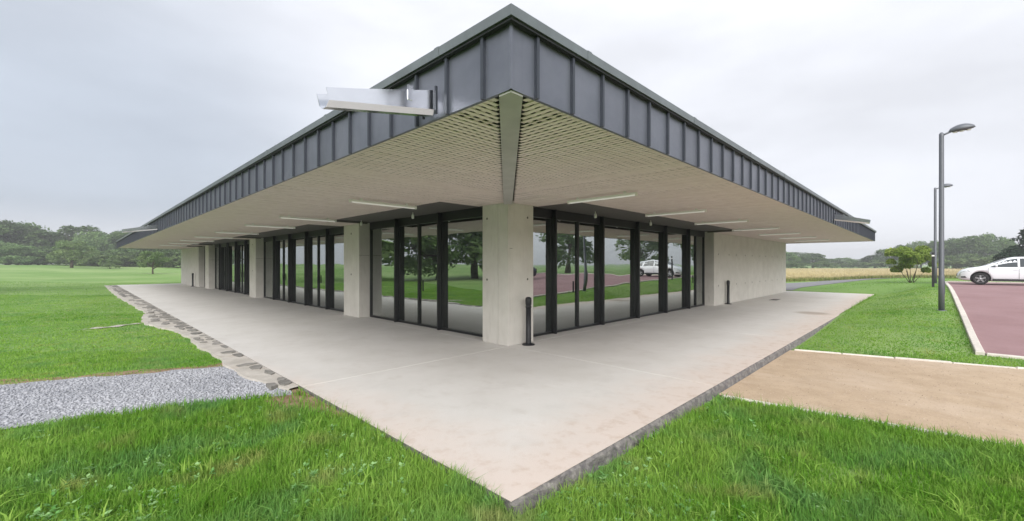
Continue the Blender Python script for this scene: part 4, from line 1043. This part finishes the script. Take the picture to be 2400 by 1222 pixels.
def sample_lawn(z0, z1, dens, rmax=1.85):
    area = (z1 * z1 - z0 * z0) * rmax; n_ = int(area * dens); Z = np.sqrt(rng.uniform(z0 * z0, z1 * z1, n_)); X = rng.uniform(-rmax, rmax, n_) * Z
    a = CAM[0] + CS * X + SN * Z; b = CAM[1] - SN * X + CS * Z; k = lawn_ok(a, b); a, b = a[k], b[k]; return np.stack([a, b, g(a, b) - .003], 1), Z[k]
allp = []
for z0, z1, dens, hh, ww in ((1.2, 3.4, 6500, .075, .0062), (3.4, 5.2, 4200, .075, .0075), (5.2, 8.5, 1900, .06, .011), (8.5, 15, 620, .055, .017), (15, 24, 380, .045, .018), (24, 40, 60, .045, .03)):
    p, Z = sample_lawn(z0, z1, dens)
    tall = vnoise(p[:, 0], p[:, 1], 1.5, 1) * .7 + vnoise(p[:, 0], p[:, 1], 4.5, 2) * .5
    # long rough grass near the camera, mown lawn beyond the paths and kerb
    rough = ((p[:, 1] < 4.5) & (p[:, 0] < sand_lo(np.minimum(p[:, 1], 0)) + .1)).astype(float)
    h = hh * (.45 + tall * (.55 + .75 * rough)) * rng.uniform(.6, 1.35, len(p)) * (.74 + .33 * rough)
    vv = np.clip(.15 + .55 * vnoise(p[:, 0], p[:, 1], .8, 3) + .35 * (vnoise(p[:, 0], p[:, 1], 6, 4) - .5) + rng.normal(0, .16, len(p)), 0, 1)
    allp.append((p, h, ww * rng.uniform(.6, 1.4, len(p)), vv))
blades('grass', np.concatenate([x[0] for x in allp]), np.concatenate([x[1] for x in allp]), np.concatenate([x[2] for x in allp]), M['blade'], np.concatenate([x[3] for x in allp]), .55)
# taller tufts and stray stalks along the edges
tp = []
for k in range(124):
    q = rng.uniform(0, 1)
    if k < 16: c = (rng.uniform(.2, 8.0), -.16)
    elif k < 30: c = (-.06, rng.uniform(.1, 4.0))
    elif k < 52: bq = -rng.uniform(.3, 3.4); c = (sand_lo(bq) - .10, bq)
    elif k < 70: bq = -rng.uniform(.3, 4.5); c = (sand_hi(bq) + .12, bq)
    elif k < 78: c = (rng.uniform(10.5, 20), PB0 + .17)
    else: c = (rng.uniform(16.6, 28.5), -.06)
    n_ = rng.integers(5, 16); tp.append(np.stack([c[0] + rng.normal(0, .05, n_), c[1] + rng.normal(0, .035, n_), np.zeros(n_)], 1))
tp = np.concatenate(tp); k = lawn_ok(tp[:, 0], tp[:, 1]); tp = tp[k]; tp[:, 2] = g(tp[:, 0], tp[:, 1]) - .01
blades('tall_grass', tp, rng.uniform(.06, .22, len(tp)), rng.uniform(.004, .008, len(tp)), M['blade'], rng.uniform(.0, .6, len(tp)), .5)
# coarse tufts of broad-bladed grass in the rough near the camera
def tufts():
    P, Hh, Wd, VV = [], [], [], []
    for (z0, z1, n_) in ((1.8, 3.2, 1500), (3.2, 5.0, 1300), (5.0, 7.5, 600)):
        p, Z = sample_lawn(z0, z1, n_ / ((z1 * z1 - z0 * z0) * 1.85)); rough = (p[:, 1] < 4.3) & (p[:, 0] < sand_lo(np.minimum(p[:, 1], 0)) + .05)
        keep = vnoise(p[:, 0], p[:, 1], 1.7, 21) + rng.uniform(-.3, .3, len(p)) > .38; p = p[rough & keep]
        for c in p:
            k = rng.integers(8, 20); sp_ = rng.uniform(.015, .05); hh = rng.uniform(.06, .15); tone = rng.uniform(.1, .95)
            P.append(c + np.stack([rng.normal(0, sp_, k), rng.normal(0, sp_, k), np.zeros(k)], 1)); Hh.append(hh * rng.uniform(.6, 1.25, k)); Wd.append(rng.uniform(.008, .017, k)); VV.append(np.clip(tone + rng.normal(0, .14, k), 0, 1))
    blades('coarse_grass', np.concatenate(P), np.concatenate(Hh), np.concatenate(Wd), M['blade'], np.concatenate(VV), .8)
tufts()
# broad-leaved weeds
def weeds():
    C = []
    for (z0, z1, n_) in ((1.8, 3.6, 2300), (3.6, 6.0, 1500), (6, 9, 200)):
        p, Z = sample_lawn(z0, z1, n_ / ((z1 * z1 - z0 * z0) * 1.85)); k = vnoise(p[:, 0], p[:, 1], 1.1, 9) + rng.uniform(-.2, .2, len(p)) > .5; rough = (p[:, 1] < 4.4) & (p[:, 0] < 4.2); C.append(p[k & rough])
    C = np.concatenate(C); V = []; F = []; vv = []; o = 0
    for c in C:
        nl_ = rng.integers(5, 10); sz = rng.uniform(.014, .036); tone = rng.uniform(.2, 1)
        for i in range(nl_):
            t = rng.uniform(0, 6.28); d_ = np.array([np.cos(t), np.sin(t), 0]); s_ = np.array([-np.sin(t), np.cos(t), 0]); up = np.array([0, 0, 1.]); el = rng.uniform(.1, .8); base_ = c + up * rng.uniform(.02, .07)
            L = sz * rng.uniform(.7, 1.4); q = d_ * np.cos(el) + up * np.sin(el); w_ = L * rng.uniform(.28, .5)
            V += [base_, base_ + q * L * .5 + s_ * w_, base_ + q * L * 1.15 - up * L * .12, base_ + q * L * .5 - s_ * w_]; F.append((o, o + 1, o + 2, o + 3)); o += 4; vv += [np.clip(tone + rng.normal(0, .15), 0, 1)] * 4
    w_ = inst('weeds', np_mesh('weeds', np.array(V), np.array(F), M['weed'], np.array(vv))); w_['kind'] = 'stuff'
weeds()
# gravel stones
def gravel():
    n_ = 24000; u = rng.uniform(0, .72, n_); a, lo, hi = grav_edges(u); a = a + .03; v = np.clip(rng.uniform(0, 1, n_) + rng.normal(0, .035, n_) * (rng.uniform(0, 1, n_) < .35), -.14, 1.12); wob = .05 * np.sin(a * 5.1) + .03 * np.sin(a * 11.7 + 1)
    b = lo + (hi - lo) * v + wob; z = g(a, b) + .014; s = rng.uniform(.008, .021, n_) * (1 + .5 * (rng.uniform(0, 1, n_) < .08))
    base_ = np.array([[1, 0, 0], [-1, 0, 0], [0, 1, 0], [0, -1, 0], [0, 0, 1], [0, 0, -1.]]); V = base_[None] + rng.normal(0, .22, (n_, 6, 3))
    t = rng.uniform(0, 6.28, n_); c, s_ = np.cos(t), np.sin(t); x = V[..., 0] * c[:, None] - V[..., 1] * s_[:, None]; y = V[..., 0] * s_[:, None] + V[..., 1] * c[:, None]
    V = np.stack([x * rng.uniform(.8, 1.4, n_)[:, None], y, V[..., 2] * .7], -1) * s[:, None, None] + np.stack([a, b, z], 1)[:, None]
    f = np.array([[0, 2, 4], [2, 1, 4], [1, 3, 4], [3, 0, 4], [2, 0, 5], [1, 2, 5], [3, 1, 5], [0, 3, 5]]); F = (np.arange(n_)[:, None, None] * 6 + f[None]).reshape(-1, 3)
    m_ = leaf_mat('gravel stone', (.24, .25, .28), (.50, .51, .545), 0.0, 0)
    o = inst('gravel', np_mesh('gravel', V.reshape(-1, 3), F, m_, np.repeat(np.clip(rng.beta(2, 2, n_) * .8 + .4 * (vnoise(a, b, 1.6, 31) - .35), 0, 1), 6))); o['kind'] = 'stuff'
gravel()
def grit():
    n_ = 3200; b = -.1 - 5.5 * rng.uniform(0, 1, n_); lo, hi = sand_lo(b), sand_hi(b); v = rng.beta(.8, .8, n_); a = lo + (hi - lo) * v; z = g(a, b) + .023; s = rng.uniform(.003, .009, n_)
    base_ = np.array([[1, 0, 0], [-.5, .8, 0], [-.5, -.8, 0], [0, 0, .9]]); V = (base_[None] + rng.normal(0, .25, (n_, 4, 3))) * s[:, None, None] + np.stack([a, b, z], 1)[:, None]
    f = np.array([[0, 1, 3], [1, 2, 3], [2, 0, 3]]); F = (np.arange(n_)[:, None, None] * 4 + f[None]).reshape(-1, 3)
    o = inst('grit', np_mesh('grit', V.reshape(-1, 3), F, leaf_mat('path grit', (.20, .15, .11), (.62, .52, .42), 0, 0), np.repeat(rng.uniform(0, 1, n_), 4))); o['kind'] = 'stuff'
grit()
# grain field beyond the right-hand lawn: a sheet of ripe ears and its front rows of stalks
def gf(U, V):
    Z = 43 + 75 * V ** 1.6; X = Z * (.50 + .82 * U); return CAM[0] + CS * X + SN * Z, CAM[1] - SN * X + CS * Z
gfield = sheet('grain_field', gf, 50, 24, .20, M['grain'])
gfield.data.attributes.new('v', 'FLOAT', 'POINT').data.foreach_set('value', rng.uniform(.2, .8, len(gfield.data.vertices)).astype(np.float32))
n_ = 26000; Z = 42.3 + 60 * rng.uniform(0, 1, n_) ** 2.4; X = Z * rng.uniform(.50, 1.32, n_); a = CAM[0] + CS * X + SN * Z; b = CAM[1] - SN * X + CS * Z
blades('grain', np.stack([a, b, g(a, b)], 1), rng.uniform(.28, .50, n_), rng.uniform(.05, .10, n_), M['grain'], np.clip(vnoise(a, b, .25, 8) * .6 + rng.uniform(0, .5, n_), 0, 1), .2)
n_ = 6000; Z = 40.2 + 2.4 * rng.uniform(0, 1, n_); X = Z * rng.uniform(.50, 1.32, n_); a = CAM[0] + CS * X + SN * Z; b = CAM[1] - SN * X + CS * Z
k = ~((b < PB0 + .3) & (a < PA1 + .3)); a, b = a[k], b[k]; n_ = len(a)
blades('rough_verge', np.stack([a, b, g(a, b)], 1), rng.uniform(.15, .4, n_), rng.uniform(.04, .08, n_), M['rushes'], rng.uniform(0, 1, n_), .5)

# ------------------------------------------------------------------ haze
hm = bpy.data.materials.new('haze air'); hm.use_nodes = True; t = hm.node_tree; t.nodes.clear()
o = t.nodes.new('ShaderNodeOutputMaterial'); pv = t.nodes.new('ShaderNodeVolumePrincipled'); pv.inputs['Density'].default_value = HAZE; pv.inputs['Color'].default_value = (.93, .95, .98, 1); pv.inputs['Anisotropy'].default_value = .2
t.links.new(pv.outputs[0], o.inputs['Volume'])
hz_ = MB().box(-905, 905, -905, 905, -3.5, 24).build('haze', hm); hz_['kind'] = 'stuff'
